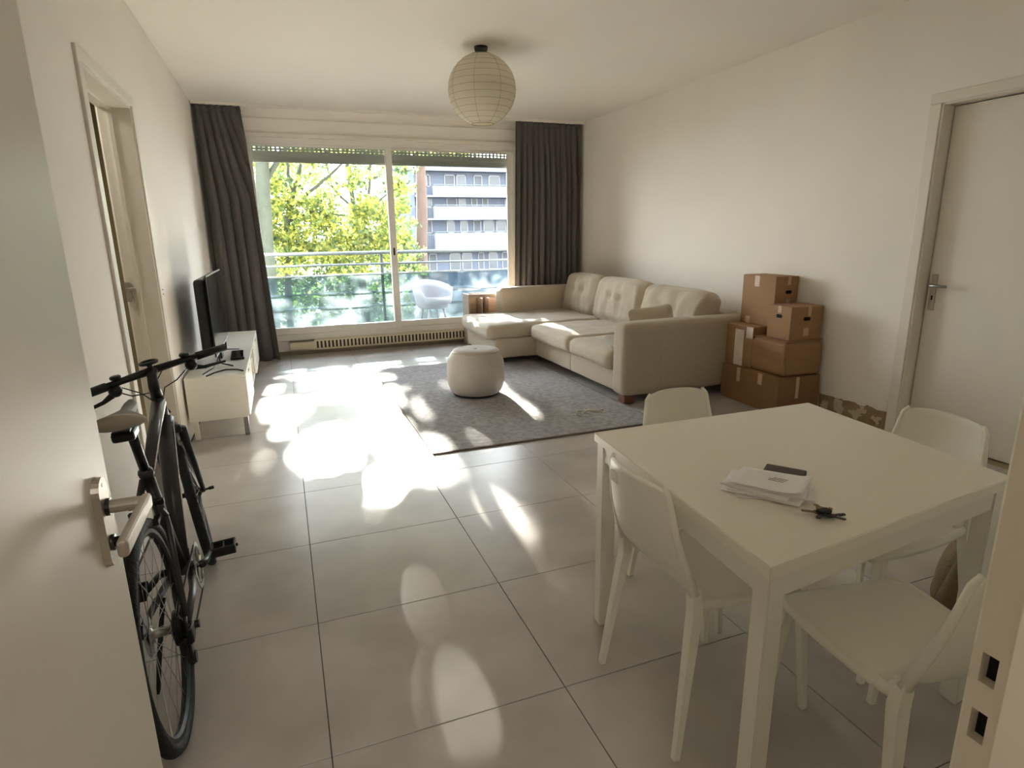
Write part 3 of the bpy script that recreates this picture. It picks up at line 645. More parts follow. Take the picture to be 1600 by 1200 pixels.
# ------------------------------------------------------------------ television bench
tvb = thing('tv_bench', 'low white television bench along the left wall', 'cabinet', (-.505, 5.62, 0))
W0, W1, D0, D1 = -.195, .195, -1.10, 1.10
box('top', M['white'], (W0, W1, D0, D1, .432, .452), tvb, bev=.002)
box('side_panel', M['white'], (W0, W1-.016, D0, D0+.018, .14, .432), tvb, bev=.0015)
box('side_panel', M['white'], (W0, W1-.016, D1-.018, D1, .14, .432), tvb, bev=.0015)
box('bottom', M['white'], (W0, W1-.016, D0+.018, D1-.018, .14, .158), tvb, bev=.001)
box('back_panel', M['white'], (W0, W0+.008, D0+.018, D1-.018, .158, .432), tvb)
for y in (-.37, .37): box('divider', M['white'], (W0+.008, W1-.02, y-.009, y+.009, .158, .432), tvb, bev=.001)
box('shelf', M['white'], (W0+.008, W1-.03, -.361, .361, .29, .306), tvb, bev=.001)
for a, b in ((D0+.002, -.372), (.372, D1-.002)):
    dr = box('drawer', M['white'], (W1-.016, W1, a, b, .150, .428), tvb, bev=.0015)
    for yy in ((a+b)/2,): box('finger_slot', M['hole'], (W1-.001, W1+.0006, yy-.05, yy+.05, .400, .418), dr)
for x in (W0+.03, W1-.035):
    for y in (D0+.04, D1-.04):
        bm = bmesh.new(); bx(bm, x-.016, x+.016, y-.016, y+.016, 0, .14, bev=.002); obj('leg', bm, M['steel'] if x > 0 else M['white'], tvb)
pb = thing('picture_frame', 'small framed picture standing on the open shelf of the bench', 'picture', (-.42, 5.70, .3065))
box('frame', M['wood'], (-.008, .008, -.05, .05, 0, .11), pb, bev=.001); box('print', M['tapew'], (.008, .0095, -.04, .04, .01, .10), pb)
bk = thing('storage_box', 'dark woven box in the open compartment of the bench', 'box', (-.44, 5.44, .158))
box('body', M['bag'], (-.10, .09, -.13, .13, .0005, .11), bk, bev=.008); box('lid', M['bag'], (-.105, .095, -.135, .135, .105, .12), bk, bev=.004)
# television
tv = thing('television', 'black flat television seen almost edge-on on the white bench', 'television', (-.50, 5.22, .4525))
box('housing', M['black'], (-.085, -.002, -.52, .52, .115, .655), tv, bev=.025)
box('bezel', M['black'], (-.004, .006, -.54, .54, .105, .68), tv, bev=.003)
box('screen', M['screen'], (.0055, .0066, -.528, .528, .125, .668), tv)
box('trim_strip', M['steel'], (.004, .0085, -.54, .54, .101, .110), tv, bev=.001)
bm = bmesh.new(); bx(bm, -.025, -.005, -.06, .06, .008, .12, bev=.003); obj('neck', bm, M['black'], tv)
for s in (-1, 1):
    bm = bmesh.new(); tube(bm, [(-.10, s*.38, .006), (-.02, s*.32, .02), (.0, s*.30, .11)], .006, 8); tube(bm, [(.09, s*.38, .006), (.0, s*.31, .02), (.0, s*.30, .10)], .006, 8); obj('foot', bm, M['black'], tv, smooth=True)
bx0 = bmesh.new(); bx(bx0, -.05, .05, -.16, .16, 0, .022, bev=.006); sb = thing('media_player', 'flat black media player lying before the television', 'electronics', (-.40, 5.26, .4525), .05)
obj('case', bx0, M['blackm'], sb); box('glossy_top', M['screen'], (-.042, .042, -.15, .15, .0215, .0232), sb)
cb = thing('power_cable', 'black cable curling over the near end of the white bench', 'cable', (-.5, 4.66, .4525))
bm = bmesh.new(); tube(bm, [(-.06, -.12, .004), (-.02, -.02, .004), (.05, .06, .005), (.12, .04, .004), (.17, -.03, .004)], .005, 6); tube(bm, [(-.09, -.05, .004), (-.03, .08, .02), (-.01, .24, .06)], .004, 6); obj('wire', bm, M['black'], cb, smooth=True)
sw = thing('wall_switch', 'small white two-button wall switch beside the left doorway', 'switch', (XL, 4.33, 1.06))
box('plate', M['white'], (0, .007, -.03, .03, -.04, .04), sw, bev=.003)
for z in (-.012, .016): box('button', M['dsteel'], (.007, .009, -.006, .006, z-.004, z+.004), sw)

# ------------------------------------------------------------------ paper lantern
ln = thing('paper_lantern', 'round white rice-paper lantern hanging under the ceiling', 'lamp', (1.59, 4.80, 0))
CZ, RZ, RX = 2.467, .258, .262
bm = bmesh.new(); nseg, nm_ = 26, 60; rings = []
for j in range(nseg+1):
    a = math.radians(19)+(PI-math.radians(38))*j/nseg
    for sub in (0, 1):
        if sub and j == nseg: continue
        aa = a+(PI-math.radians(38))/nseg*.5*sub; q = 1.0 if not sub else .982
        rings.append([bm.verts.new((RX*q*math.sin(aa)*math.cos(2*PI*k/nm_), RX*q*math.sin(aa)*math.sin(2*PI*k/nm_), CZ+RZ*q*math.cos(aa))) for k in range(nm_)])
for a, b in zip(rings, rings[1:]):
    for k in range(nm_): bm.faces.new((a[k], a[(k+1) % nm_], b[(k+1) % nm_], b[k]))
o = obj('shade', bm, M['ricep'], ln, smooth=True); o.modifiers.new('t', 'SOLIDIFY').thickness = .0012
for j in range(1, nseg, 2):
    a = math.radians(19)+(PI-math.radians(38))*j/nseg; bm = bmesh.new(); torus(bm, (0, 0, CZ+RZ*math.cos(a)), RX*math.sin(a)+.0006, .0013, ax=2, n=60, m=4); obj('ring', bm, M['rib'], ln, smooth=True)
for k in range(8):
    t = 2*PI*k/8+.25; bm = bmesh.new(); tube(bm, [((RX+.0008)*math.sin(a)*math.cos(t), (RX+.0008)*math.sin(a)*math.sin(t), CZ+(RZ+.0008)*math.cos(a)) for a in np.linspace(math.radians(19), math.radians(161), 24)], .0012, 4); obj('seam', bm, M['rib'], ln)
for s in (1, -1):
    bm = bmesh.new(); torus(bm, (0, 0, CZ+s*RZ*math.cos(math.radians(19))), RX*math.sin(math.radians(19)), .003, ax=2, n=40, m=6); obj('rim', bm, M['rib'], ln, smooth=True)
bm = bmesh.new(); lathe(bm, [(.052, 2.7695), (.052, 2.755), (.045, 2.735), (.043, 2.715)], 28); obj('ceiling_cap', bm, M['black'], ln, label='black ceiling cap', smooth=False)
bm = bmesh.new(); tube(bm, [(0, 0, 2.72), (0, 0, 2.62)], .006, 8); lathe(bm, [(.018, 2.63), (.02, 2.60), (.02, 2.56)], 16)
obj('socket', bm, M['black'], ln)
bm = bmesh.new(); lathe(bm, [(.012, 2.56), (.03, 2.53), (.032, 2.50), (.02, 2.475), (.004, 2.468)], 20); obj('bulb', bm, M['paper'], ln, smooth=True)

# ------------------------------------------------------------------ moving boxes
def carton(label, loc, size, rz, mat, tapes=(), holes_=(), open_top=False, round_=.004, wob=0):
    sx, sy, sz = size; t = thing('moving_box', label, 'box', loc, rz, group='cardboard moving boxes')
    bm = bmesh.new(); bx(bm, -sx/2, sx/2, -sy/2, sy/2, 0, sz-.004, bev=round_, seg=3)
    bmesh.ops.subdivide_edges(bm, edges=[e for e in bm.edges if e.calc_length() > .15], cuts=3, use_grid_fill=True)
    for v in bm.verts:
        if 0.02 < v.co.z < sz-.02: v.co += Vector((math.copysign(wob, v.co.x), math.copysign(wob, v.co.y), 0))*math.sin(PI*v.co.z/sz)
    obj('body', bm, mat, t)
    for s in (-1, 1): box('flap', mat, (-sx/2+.002, sx/2-.002, min(s*.0015, s*(sy/2-.002)), max(s*.0015, s*(sy/2-.002)), sz-.004, sz-.001), t, bev=.001)
    for (face, u, z0_, z1_, w_, lab) in tapes:
        m_ = M['tapew'] if lab else M['tape']
        if face == 'x': box('label' if lab else 'tape', m_, (-sx/2-.0012-wob, -sx/2+.0005, u-w_/2, u+w_/2, z0_, z1_), t)
        else: box('label' if lab else 'tape', m_, (u-w_/2, u+w_/2, -sy/2-.0012-wob, -sy/2+.0005, z0_, z1_), t)
    for (face, u, z) in holes_:
        bm = bmesh.new()
        if face == 'x': bx(bm, -sx/2-.0016, -sx/2+.001, u-.038, u+.038, z-.013, z+.013)
        else: bx(bm, u-.038, u+.038, -sy/2-.0016, -sy/2+.001, z-.013, z+.013)
        es = [e for e in bm.edges if abs((e.verts[0].co-e.verts[1].co).x if face == 'x' else (e.verts[0].co-e.verts[1].co).y) > .002]
        bmesh.ops.bevel(bm, geom=es, offset=.011, segments=4, affect='EDGES'); obj('hand_hole', bm, M['hole'], t)
    return t
carton('large brown cardboard box at the bottom of the stack by the sofa', (3.645, 3.730, 0), (.395, .66, .29), -.03, M['card2'],
       [('x', .12, .17, .288, .04, 0), ('x', -.13, .20, .288, .045, 0), ('y', -.02, .12, .288, .03, 0)], wob=.003)
carton('wide brown cardboard box with rounded bulging corners in mid-stack', (3.665, 3.59, .291), (.36, .36, .275), -.03, M['card'], [], round_=.03, wob=.008)
carton('cardboard box with a torn white label behind the bulging box', (3.675, 3.935, .291), (.35, .30, .335), .02, M['card'],
       [('x', 0, .0, .30, .10, 1), ('x', -.11, .24, .33, .07, 1)], [], wob=.003)
carton('small cardboard box with hand holes on top of the bulging box', (3.685, 3.555, .567), (.30, .245, .255), -.05, M['card'],
       [('x', 0, .20, .254, .035, 0), ('y', .02, .18, .254, .03, 0), ('y', 0, .03, .09, .05, 0)], [('x', .0, .175), ('y', 0, .160)])
carton('tall cardboard box crowning the rear of the stack against the wall', (3.74, 3.90, .627), (.225, .375, .40), -.02, M['card'],
       [('x', 0.02, .31, .398, .055, 0), ('x', .10, .0, .06, .05, 0), ('y', .02, .33, .398, .03, 0), ('y', .02, .11, .22, .035, 0), ('y', .02, .15, .19, .028, 1)], [('y', 0.02, .275)])

# ------------------------------------------------------------------ dining table
A, B, D, E_ = Vector((.862, .828, 0)), Vector((1.803, .938, 0)), Vector((1.889, 1.714, 0)), Vector((.943, 1.722, 0))
tb = thing('dining_table', 'square white dining table at the right of the room', 'table', (1.374, 1.30, 0)); TO = Vector(tb.location)
def quadprism(bm, q, z0_, z1_, bev=0):
    a = [bm.verts.new((p.x-TO.x, p.y-TO.y, z0_)) for p in q]; b = [bm.verts.new((p.x-TO.x, p.y-TO.y, z1_)) for p in q]
    fs = [bm.faces.new(a[::-1]), bm.faces.new(b)]+[bm.faces.new((a[k], a[(k+1) % 4], b[(k+1) % 4], b[k])) for k in range(4)]
    if bev: bmesh.ops.bevel(bm, geom=list({e for f in fs for e in f.edges}), offset=bev, segments=2, affect='EDGES')
bm = bmesh.new(); quadprism(bm, (A, B, D, E_), .690, .720, .002); obj('tabletop', bm, M['tab'], tb)
cen = (A+B+D+E_)/4
def inset(p, d): v = (p-cen); return p-v.normalized()*d
Q = [inset(p, .012) for p in (A, B, D, E_)]
for k in range(4):
    p, q = Q[k], Q[(k+1) % 4]; ex = (q-p).normalized(); r_ = Q[(k+3) % 4]; ey = (r_-p).normalized(); s = .052
    bm = bmesh.new(); quadprism(bm, (p, p+ex*s, p+ex*s+ey*s, p+ey*s), .0005, .690, .003); obj('leg', bm, M['white'], tb)
    bm = bmesh.new(); a, b = p+ex*s+ey*.004, q-ex*s+ey*.004; quadprism(bm, (a, b, b+ey*.022, a+ey*.022), .632, .690, .001); obj('apron', bm, M['white'], tb)

# ------------------------------------------------------------------ plastic chairs
def make_chair(label):
    root = thing('dining_chair', label, 'chair', group='white plastic chairs round the table')
    prof = [(-.262, .768), (-.258, .745), (-.250, .69), (-.240, .63), (-.224, .57), (-.208, .52), (-.192, .485), (-.172, .460), (-.145, .448)]
    def hw(z):
        t = (z-.44)/.33; return .175-.034*t if t > 0 else .175
    V = []; Fc = []; nu = 20
    for j, (x, z) in enumerate(prof):
        w_ = hw(z); w_ *= (.88, .965, 1, 1, 1, 1, 1, 1, 1)[j]
        for i in range(nu+1):
            u = -1+2*i/nu; t = max(0, (z-.45)/.32)
            V.append((x-.030*(1-u*u)*min(1, t*2.2), u*w_, z-(.012*abs(u)**4 if j == 0 else 0)))
    for j in range(len(prof)-1):
        for i in range(nu): k = j*(nu+1)+i; Fc.append((k, k+1, k+nu+2, k+nu+1))
    o = from_np('backrest', V, Fc, [M['chair']], root, smooth=True); md = o.modifiers.new('t', 'SOLIDIFY'); md.thickness = .013; md.offset = 0
    md = o.modifiers.new('s', 'SUBSURF'); md.levels = 1; md.render_levels = 1
    sp_ = [(-.150, .449), (-.10, .444), (0, .440), (.10, .441), (.165, .444), (.195, .440), (.208, .428)]
    V = []; Fc = []
    for j, (x, z) in enumerate(sp_):
        w_ = (.176, .181, .187, .190, .186, .177, .160)[j]
        for i in range(nu+1):
            u = -1+2*i/nu; V.append((x-.006*u*u*(1 if j > 3 else 0), u*w_, z-.009*(1-u*u)*(1 if j < 5 else .3)-.004*abs(u)**6))
    for j in range(len(sp_)-1):
        for i in range(nu): k = j*(nu+1)+i; Fc.append((k, k+1, k+nu+2, k+nu+1))
    o = from_np('seat', V, Fc, [M['chair']], root, smooth=True); md = o.modifiers.new('t', 'SOLIDIFY'); md.thickness = .012; md.offset = 1
    me = o.data
    bm = bmesh.new(); rim = [(x, s*w_*.985, z-.014) for s, it in ((1, list(zip(sp_, (.176, .181, .187, .190, .186, .177, .160)))), ) for ((x, z), w_) in it]
    rim = [(-.18, .166, .445)]+rim+[(x, -y, z) for x, y, z in reversed(rim)]+[(-.18, -.166, .445)]
    tube(bm, rim, .014, 8); obj('seat_frame', bm, M['chair'], root, smooth=True)
    for s in (-1, 1):
        bm = bmesh.new()
        tube(bm, [(-.238, s*.202, 0), (-.209, s*.187, .22), (-.182, s*.172, .42), (-.186, s*.169, .49)], [.0125, .017, .022, .019], 4)
        obj('leg', bm, M['chair'], root)
        bm = bmesh.new(); tube(bm, [(-.186, s*.170, .47), (-.208, s*.166, .53), (-.240, s*.156, .63), (-.258, s*.140, .742), (-.261, s*.124, .763)], [.016, .013, .010, .008, .006], 8)
        obj('side_rail', bm, M['chair'], root, smooth=True)
        bm = bmesh.new(); tube(bm, [(.222, s*.188, 0), (.200, s*.176, .24), (.180, s*.166, .43)], [.0125, .016, .021], 4); obj('leg', bm, M['chair'], root)
    bm = bmesh.new(); bx(bm, -.005, .005, -.02, .02, 0, .035, bev=.004); bm.transform(Matrix.Translation((-.282, .075, .70)) @ Matrix.Rotation(-.12, 4, 'Y'))
    obj('moulded_mark', bm, M['chair'], root)
    return root
ch = make_chair('white plastic chair at the left side of the table, its back to the open floor')
def place(o, x, y, rz, label=None):
    o.location = (x, y, 0); o.rotation_euler = (0, 0, rz)
    if label: o['label'] = label
place(ch, 1.10, 1.29, 0)
for x, y, rz, lb in ((1.305, .85, math.radians(81), 'nearest white plastic chair, turned to the table with its seat in full view'),
                     (1.43, 1.675, -PI/2, 'white plastic chair at the far side of the table, only its top edge showing'),
                     (1.79, 1.30, PI, 'white plastic chair at the right side of the table facing left')):
    c = ch.copy(); COL.objects.link(c)
    for k in ch.children: d = k.copy(); d.parent = c; COL.objects.link(d)
    place(c, x, y, rz, lb)

# ------------------------------------------------------------------ papers, phone case and keys on the table
ZT = .7203
ang = math.atan2(.757-.728, 1)  # orientation of the pile
c0 = Vector((1.118, 1.115))
def sheet(name, label, cx, cy, rz, L, W, z, th, curl=0, prints=False):
    o = thing(name, label, 'envelope', (cx, cy, z), rz, group='letters piled on the dining table')
    n = 10; V = []; Fc = []
    for j in range(n+1):
        for i in range(n+1):
            u, v = i/n-.5, j/n-.5
            V.append((u*L, v*W, curl*(max(0, u-.12)**2*1.6+max(0, -v-.1)**2*.6)+.0006*noise.noise(Vector((u*5+z*300, v*5, 0)))))
    for j in range(n):
        for i in range(n): k = j*(n+1)+i; Fc.append((k, k+1, k+n+2, k+n+1))
    q = from_np('sheet', V, Fc, [M['paper']], o, smooth=True); md = q.modifiers.new('t', 'SOLIDIFY'); md.thickness = th; md.offset = 1
    if prints:
        for (a, b, c_, d_) in ((-.01, .045, .018, .022), (-.01, .03, .008, .0115), (.0, .04, .028, .031)):
            box('printed_line', M['print'], (a, b, c_, d_, th+.0003+curl*.001, th+.0007+curl*.001), o)
    return o
a0 = -.98
items = [('letter', 'unfolded white sheet at the bottom of the letter pile, corner toward the camera', 1.147, 1.135, a0+.42, 0.184, 0.153, .0015),
         ('letter', 'white sheet second from the bottom, fanned toward the left', 1.137, 1.15, a0+.10, 0.184, 0.158, .0015),
         ('envelope', 'thick white envelope low in the pile with its front edge showing', 1.142, 1.125, a0-.06, 0.175, 0.153, .004),
         ('envelope', 'white envelope in mid-pile, skewed with its corner sticking out right', 1.157, 1.125, a0+.26, 0.17, 0.149, .004),
         ('envelope', 'white envelope in mid-pile reaching furthest left', 1.132, 1.14, a0-.16, 0.17, 0.153, .004),
         ('letter', 'folded white sheet just beneath the top envelope', 1.152, 1.13, a0+.1, 0.166, 0.149, .003)]
z = ZT
for nm, lb, cx, cy, rz, L, W, th in items:
    sheet(nm, lb, cx, cy, rz, L, W, z, th); z += th*.8+.0009
sheet('envelope', 'top white envelope of the pile with faint grey address print and lifted corner', 1.144, 1.128, a0, 0.175, 0.144, z+.001, .0012, curl=.05, prints=True)
ph = thing('wallet', 'dark brown flat wallet sticking out behind the pile of letters', 'wallet', (1.250, 1.185, ZT), a0+.04)
box('cover', M['phone'], (-.055, .050, -.045, .030, 0, .015), ph, bev=.004); box('card', M['paper'], (-.05, .03, -.0455, .02, .005, .008), ph)
kb = thing('key_bunch', 'bunch of tarnished keys lying right of the letters', 'keys', (1.143, .958, ZT))
bm = bmesh.new(); torus(bm, (0, 0, .008), .013, .0012, ax=2, n=24, m=6); obj('key_ring', bm, M['steel'], kb, smooth=True)
for k, (a, L) in enumerate(((-.3, .052), (.45, .05), (-1.15, .048), (2.55, .05), (3.6, .045), (1.3, .04))):
    bm = bmesh.new(); zz = .002+.0025*k; bmesh.ops.create_cone(bm, cap_ends=True, segments=16, radius1=.011, radius2=.011, depth=.0022, matrix=Matrix.Translation((.014, 0, zz)))
    bx(bm, .020, L, -.0035, .0035, zz-.0011, zz+.0011)
    for q in range(3): bx(bm, L-.018+q*.006, L-.0145+q*.006, -.0058, -.003, zz-.0011, zz+.0011)
    o = obj('key', bm, M['key'] if k % 2 else M['dsteel'], kb); o.rotation_euler = (0, rnd.uniform(-.05, .05), a)
box('key_fob', M['blackm'], (-.016, .018, -.008, .012, .008, .018), kb, bev=.004)

# ------------------------------------------------------------------ slouched bag on the floor behind the chairs
bg_ = thing('cloth_bag', 'slouched light brown cloth bag on the floor near the right doorjamb', 'bag', (2.30, 1.22, 0), .4)
bm = cushion(.34, .24, .30, .09, .02, 18, .03, 31, shape=lambda p: Vector((p.x*(1.1-.5*(p.z+.15)), p.y*(1.1-.8*(p.z+.15)), p.z)))
bm.transform(Matrix.Translation((0, 0, .158))); obj('body', bm, M['bag'], bg_, smooth=True)
bm = bmesh.new(); tube(bm, [(-.06, 0, .28), (-.05, .02, .36), (.02, .03, .38), (.07, 0, .29)], .008, 8); obj('handle', bm, M['bag'], bg_, smooth=True)

# ------------------------------------------------------------------ bicycle
K = .9435
bk = thing('bicycle', 'black city bicycle with a grey saddle leaning on the left wall behind the open door', 'bicycle')
lean, yaw = -.0671, -.0407
# local axes: x to the rider's right, y forward, z up
bk.matrix_world = Matrix.Translation((-.3883, 1.7092, 0)) @ Matrix.Rotation(-yaw, 4, 'Z') @ Matrix.Rotation(lean, 4, 'Y') @ Matrix.Scale(K, 4)
def P(l, h, w_=0): return Vector((w_, l, h))
def bt(name, pts, r, mat, parent=bk, n=12, **k):
    bm = bmesh.new(); tube(bm, pts, r, n); return obj(name, bm, mat, parent, smooth=True, **k)
HT, HB = P(.792, .872), P(.832, .745); ST, BB = P(.300, .735), P(.47, .288); RH, FH = P(0, .34), P(1.08, .34)
bm = bmesh.new()
tube(bm, [HB, HT], .023, 14); tube(bm, [ST, BB], .0185, 14)
tube(bm, [P(.795, .845), P(.60, .80), P(.31, .715)], [.026, .022, .017], 14); tube(bm, [P(.822, .775), P(.65, .55), BB+Vector((0, .01, .02))], [.034, .030, .030], 14)
tube(bm, [BB+Vector((-.045, 0, 0)), BB+Vector((.045, 0, 0))], .024, 16)
for s in (-1, 1):
    tube(bm, [BB+Vector((s*.03, -.02, 0)), P(.28, .30, s*.052), RH+Vector((s*.066, 0, 0))], [.014, .012, .010], 10)
    tube(bm, [ST+Vector((s*.012, -.005, -.02)), P(.19, .60, s*.045), RH+Vector((s*.066, 0, 0))], [.012, .010, .009], 10)
    bx(bm, s*.066-.004, s*.066+.004, -.02, .02, .315, .365, bev=.003)
bmesh.ops.create_uvsphere(bm, u_segments=12, v_segments=8, radius=.024, matrix=Matrix.Translation(ST))
frm = obj('frame', bm, M['framep'], bk, smooth=True)
bt('decal_stripe', [P(.78, .862, .0262), P(.60, .805, .0226), P(.34, .728, .0178)], .0022, M['paper'], frm, 5, label='thin white stripe')
bt('decal_stripe', [P(.80, .765, .0335), P(.65, .565, .0300), P(.50, .35, .0295)], .0022, M['paper'], frm, 5, label='thin white stripe')
bt('seat_post', [ST, P(.235, .915)], .0145, M['black'])
# saddle
sd = bmesh.new(); V = []; nn_ = 14
for j in range(nn_+1):
    t = j/nn_; l = .075+t*.27; hw_ = .064*(1-min(1, t/.55)**1.6)+.019 if t < .55 else .019+.002*math.sin(t*9)
    if t < .08: hw_ *= .72+3.4*t
    if t > .93: hw_ *= .75
    ring = []
    for k in range(16):
        a = 2*PI*k/16; x = hw_*math.cos(a); zz = math.sin(a)
        h = .958+.012*(1-t)**2*1.5-.004*math.sin(t*PI)+(zz*.016 if zz > 0 else zz*.030*(1-.35*t))-(abs(x)/.09)**2*.012
        ring.append(sd.verts.new(P(l, h, x)))
    V.append(ring)
for a, b in zip(V, V[1:]):
    for k in range(16): sd.faces.new((a[k], a[(k+1) % 16], b[(k+1) % 16], b[k]))
sd.faces.new(V[0][::-1]); sd.faces.new(V[-1]); bmesh.ops.recalc_face_normals(sd, faces=sd.faces)
me_s = obj('saddle', sd, [M['saddle'], M['saddleg']], bk, smooth=True, label='pale grey saddle with darker top')
for p in me_s.data.polygons:
    if p.normal.z > .35 and p.center.y > .105 and abs(p.center.x) < .062: p.material_index = 1
bm = bmesh.new(); bx(bm, -.03, .03, .13, .215, .895, .925, bev=.008); tube(bm, [P(.12, .928, -.02), P(.30, .935, -.015)], .004, 6); tube(bm, [P(.12, .928, .02), P(.30, .935, .015)], .004, 6)
obj('saddle_clamp', bm, M['black'], bk)
# wheels
def wheel(name, root_p, rear, parent):
    wroot = bpy.data.objects.new(name, None); COL.objects.link(wroot); wroot.parent = parent; wroot.location = root_p; wroot.empty_display_size = .1
    bm = bmesh.new(); torus(bm, (0, 0, 0), .320, .0195, ax=0, n=72, m=12)
    obj('tyre', bm, M['rubber'], wroot, smooth=True)
    bm = bmesh.new(); n = 72; rg_ = []
    for i in range(n):
        t = 2*PI*i/n; rg_.append([bm.verts.new((x, q*math.cos(t), q*math.sin(t))) for x, q in ((-.011, .305), (-.011, .292), (-.004, .284), (.004, .284), (.011, .292), (.011, .305))])
    for i in range(n):
        a, b = rg_[i], rg_[(i+1) % n]
        for k in range(6): bm.faces.new((a[k], a[(k+1) % 6], b[(k+1) % 6], b[k]))
    obj('rim', bm, M['blackm'], wroot)
    bm = bmesh.new(); hwid = .030
    lathe(bm, [(.010, -.05), (.012, -.034), (.028, -.031), (.028, -.028), (.013, -.024), (.013, .022), (.026, .026), (.026, .029), (.012, .034), (.010, .05)], 20, ax=0)
    tube(bm, [(-.072, 0, 0), (.072, 0, 0)], .0055, 10); obj('hub', bm, M['dsteel'] if not rear else M['steel'], wroot, smooth=True)
    bm = bmesh.new()
    for i in range(28):
        s = 1 if i % 2 else -1; t = 2*PI*i/28; t2 = t+(.42 if (i//2) % 2 else -.42)
        tube(bm, [(s*.029, .026*math.cos(t2+s*.0), .026*math.sin(t2)), (0, .289*math.cos(t), .289*math.sin(t))], .0011, 4)
    obj('spokes', bm, M['steel'], wroot, kind='stuff')
    return wroot
rw = wheel('rear_wheel', RH, True, bk)
bm = bmesh.new(); lathe(bm, [(.016, .034), (.052, .035), (.052, .037), (.045, .038), (.045, .041), (.038, .042), (.038, .045), (.031, .046), (.031, .049), (.024, .050), (.024, .053), (.014, .056)], 26, ax=0)
obj('cassette', bm, M['blackm'], rw)
bm = bmesh.new()
lathe(bm, [(.060, -.036), (.062, -.035), (.055, -.034), (.02, -.033)], 28, ax=0); obj('brake_disc', bm, M['steel'], rw)
STW = math.radians(8)
fk = bpy.data.objects.new('fork', None); COL.objects.link(fk); fk.parent = bk; fk.location = HB
axis = (HT-HB).normalized(); fk.rotation_mode = 'QUATERNION'; from mathutils import Quaternion
fk.rotation_quaternion = Quaternion(axis, STW)
bm = bmesh.new()
for s in (-1, 1): tube(bm, [P(0, -.02, s*.01), P(.015, -.035, s*.05), P(.10, -.20, s*.056), FH-HB+Vector((s*.060, 0, 0))], [.018, .017, .014, .010], 10)
bx(bm, -.05, .05, -.012, .03, -.045, -.015, bev=.008); obj('fork_blades', bm, M['blackm'], fk, smooth=True)
bm = bmesh.new()
for s in (-1, 1): tube(bm, [P(.03, -.05, s*.03), P(.04, -.11, s*.03)], .008, 6); bx(bm, s*.03-.008, s*.03+.008, -.0, .05, -.095, -.085)
tube(bm, [P(.0, .02, .0), P(.045, -.02, .02), P(.05, -.06, .03)], .003, 6); obj('front_brake', bm, M['steel'], fk)
fwh = wheel('front_wheel', FH, False, bk); fwh.rotation_mode = 'QUATERNION'; fwh.rotation_quaternion = Quaternion(axis, STW)
bm = bmesh.new(); tube(bm, [P(0, 0, .066), P(0, 0, .088)], .008, 10); tube(bm, [P(0, 0, -.066), P(0, 0, -.088)], .008, 10); obj('axle_nut', bm, M['black'], fwh)
# cockpit
STB = math.radians(34); qs = Quaternion((0, 0, 1), STB); BC = P(.835, .968)
bt('stem', [HT, P(.782, .915), P(.79, .955), BC], [.021, .020, .017, .018], M['black'])
hb = bpy.data.objects.new('handlebar', None); COL.objects.link(hb); hb.parent = bk; hb.location = BC; hb.rotation_mode = 'QUATERNION'
hb.rotation_quaternion = qs @ Quaternion((0, 1, 0), math.radians(-5.5))
bt('bar', [(-.285, -.02, .0), (-.12, .0, 0), (0, .008, 0), (.12, 0, 0), (.285, -.02, 0)], [.0115, .0125, .016, .0125, .0115], M['black'], hb)
for s in (-1, 1):
    bt('grip', [(s*.178, -.008, 0), (s*.30, -.022, 0)], [.0165, .0155], M['blackm'], hb)
    bm = bmesh.new(); tube(bm, [(s*.145, .0, -.008), (s*.160, .010, -.042), (s*.20, .006, -.056), (s*.285, -.02, -.058)], [.012, .014, .008, .0055], 8)
    bmesh.ops.create_uvsphere(bm, u_segments=12, v_segments=8, radius=.024, matrix=Matrix.Translation((s*.150, .0, -.028))); obj('brake_lever', bm, M['black'], hb, smooth=True)
    bm = bmesh.new(); lathe(bm, [(.006, .010), (.018, .014), (.020, .022), (.016, .027)], 16, c=(s*.135, 0, 0)); tube(bm, [(s*.135, 0, 0), (s*.135, 0, .016)], .006, 8); obj('shifter', bm, M['black'], hb, smooth=True)
bm = bmesh.new(); torus(bm, (-.005, .0, .035), .030, .006, ax=2, n=28, m=8); tube(bm, [(-.005, 0, 0), (-.005, 0, .03)], .01, 8); bx(bm, -.03, .02, -.012, .012, .028, .036, bev=.003)
obj('bell', bm, M['black'], hb, smooth=True)
for k, (a, b) in enumerate(((.14, .0), (-.14, .02))):
    o = bt('cable', [(a, .01, -.01), (a*.6, .10, -.03-b), (a*.15, .11, -.10), (0.02, .02, -.19)], .0026, M['black'], hb, 6)
for s in (-1, 1):
    bt('cable', [(s*.15, .01, -.03), (s*.09, .03, -.075), (s*.03, .02, -.085), (0.0, .03, -.16)], .0026, M['black'], hb, 6)
# drivetrain
cs = bpy.data.objects.new('crankset', None); COL.objects.link(cs); cs.parent = bk; cs.location = BB
bm = bmesh.new(); n = 64; rr_ = []
for k in range(n):
    t = 2*PI*k/n; q = .083 if k % 2 else .088; rr_.append([bm.verts.new((x, r0*math.cos(t), r0*math.sin(t))) for x, r0 in ((.052, q), (.052, .068), (.055, .068), (.055, q))])
for k in range(n):
    a, b = rr_[k], rr_[(k+1) % n]
    for m_ in range(4): bm.faces.new((a[m_], a[(m_+1) % 4], b[(m_+1) % 4], b[m_]))
for k in range(5): t = 2*PI*k/5; tube(bm, [(.054, 0, 0), (.0535, .07*math.cos(t), .07*math.sin(t))], .006, 6)
bmesh.ops.recalc_face_normals(bm, faces=bm.faces); obj('chainring', bm, M['steel'], cs)
ca = math.radians(-12)
cdv = Vector((0, math.cos(ca), math.sin(ca)))
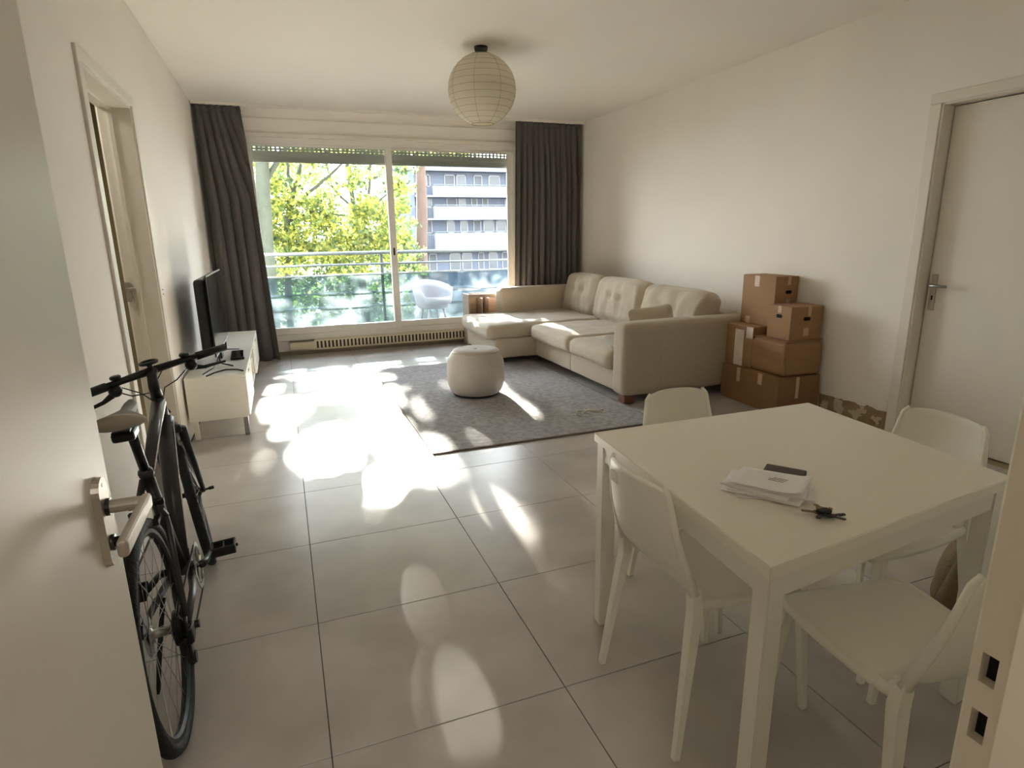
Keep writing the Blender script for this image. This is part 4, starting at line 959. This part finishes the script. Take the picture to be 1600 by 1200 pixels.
bm = bmesh.new(); tube(bm, [Vector((.05, 0, 0)), Vector((.068, 0, 0)), Vector((.076, 0, 0))+cdv*.03, Vector((.084, 0, 0))+cdv*.165], [.014, .015, .012, .010], 8)
tube(bm, [Vector((-.05, 0, 0)), Vector((-.068, 0, 0)), Vector((-.076, 0, 0))-cdv*.03, Vector((-.084, 0, 0))-cdv*.165], [.014, .015, .012, .010], 8); obj('crank_arm', bm, M['black'], cs, smooth=True)
for s in (1, -1):
    c_ = Vector((s*.128, 0, 0))+cdv*.165*s; bm = bmesh.new(); tube(bm, [Vector((s*.088, 0, 0))+cdv*.165*s, Vector((s*.18, 0, 0))+cdv*.165*s], .006, 8)
    for yy in (-.036, .028): bx(bm, c_.x-.045, c_.x+.045, c_.y+yy, c_.y+yy+.008, c_.z-.019, c_.z+.019, bev=.004)
    for xx in (-.045, .036, -.004): bx(bm, c_.x+xx, c_.x+xx+.009, c_.y-.034, c_.y+.034, c_.z-.017, c_.z+.017, bev=.004)
    obj('pedal', bm, M['blackm'], cs)
bm = bmesh.new(); tube(bm, [P(.46, .288+.086, .054), P(.0, .34+.04, .046)], .0035, 4); tube(bm, [P(.46, .288-.086, .054), P(.05, .225, .050), P(.03, .205, .050), P(.0, .215, .050), P(.0, .27, .050), P(-.01, .30, .046)], .0035, 4)
obj('chain', bm, M['dsteel'], bk)
bm = bmesh.new(); bx(bm, .058, .078, -.02, .03, .285, .335, bev=.005); tube(bm, [P(.0, .335, .085), P(.0, .335, .098)], .012, 10)
bx(bm, .048, .062, .0, .03, .20, .30, bev=.004)
for (l, h) in ((.012, .285), (.02, .215)): tube(bm, [P(l, h, .044), P(l, h, .066)], .019, 12)
obj('derailleur', bm, M['black'], bk, smooth=False)
bm = bmesh.new()
for s in (-1, 1): tube(bm, [P(.20, .62, s*.045), P(.17, .655, s*.04)], .009, 8); bx(bm, s*.026-.008, s*.026+.008, .13, .18, .62, .635)
bx(bm, -.05, .05, .19, .205, .66, .68, bev=.004); obj('rear_brake', bm, M['black'], bk)
bt('kickstand', [P(.33, .27, -.05), P(.22, .10, -.085), P(.18, .012, -.10)], [.009, .008, .007], M['black'])
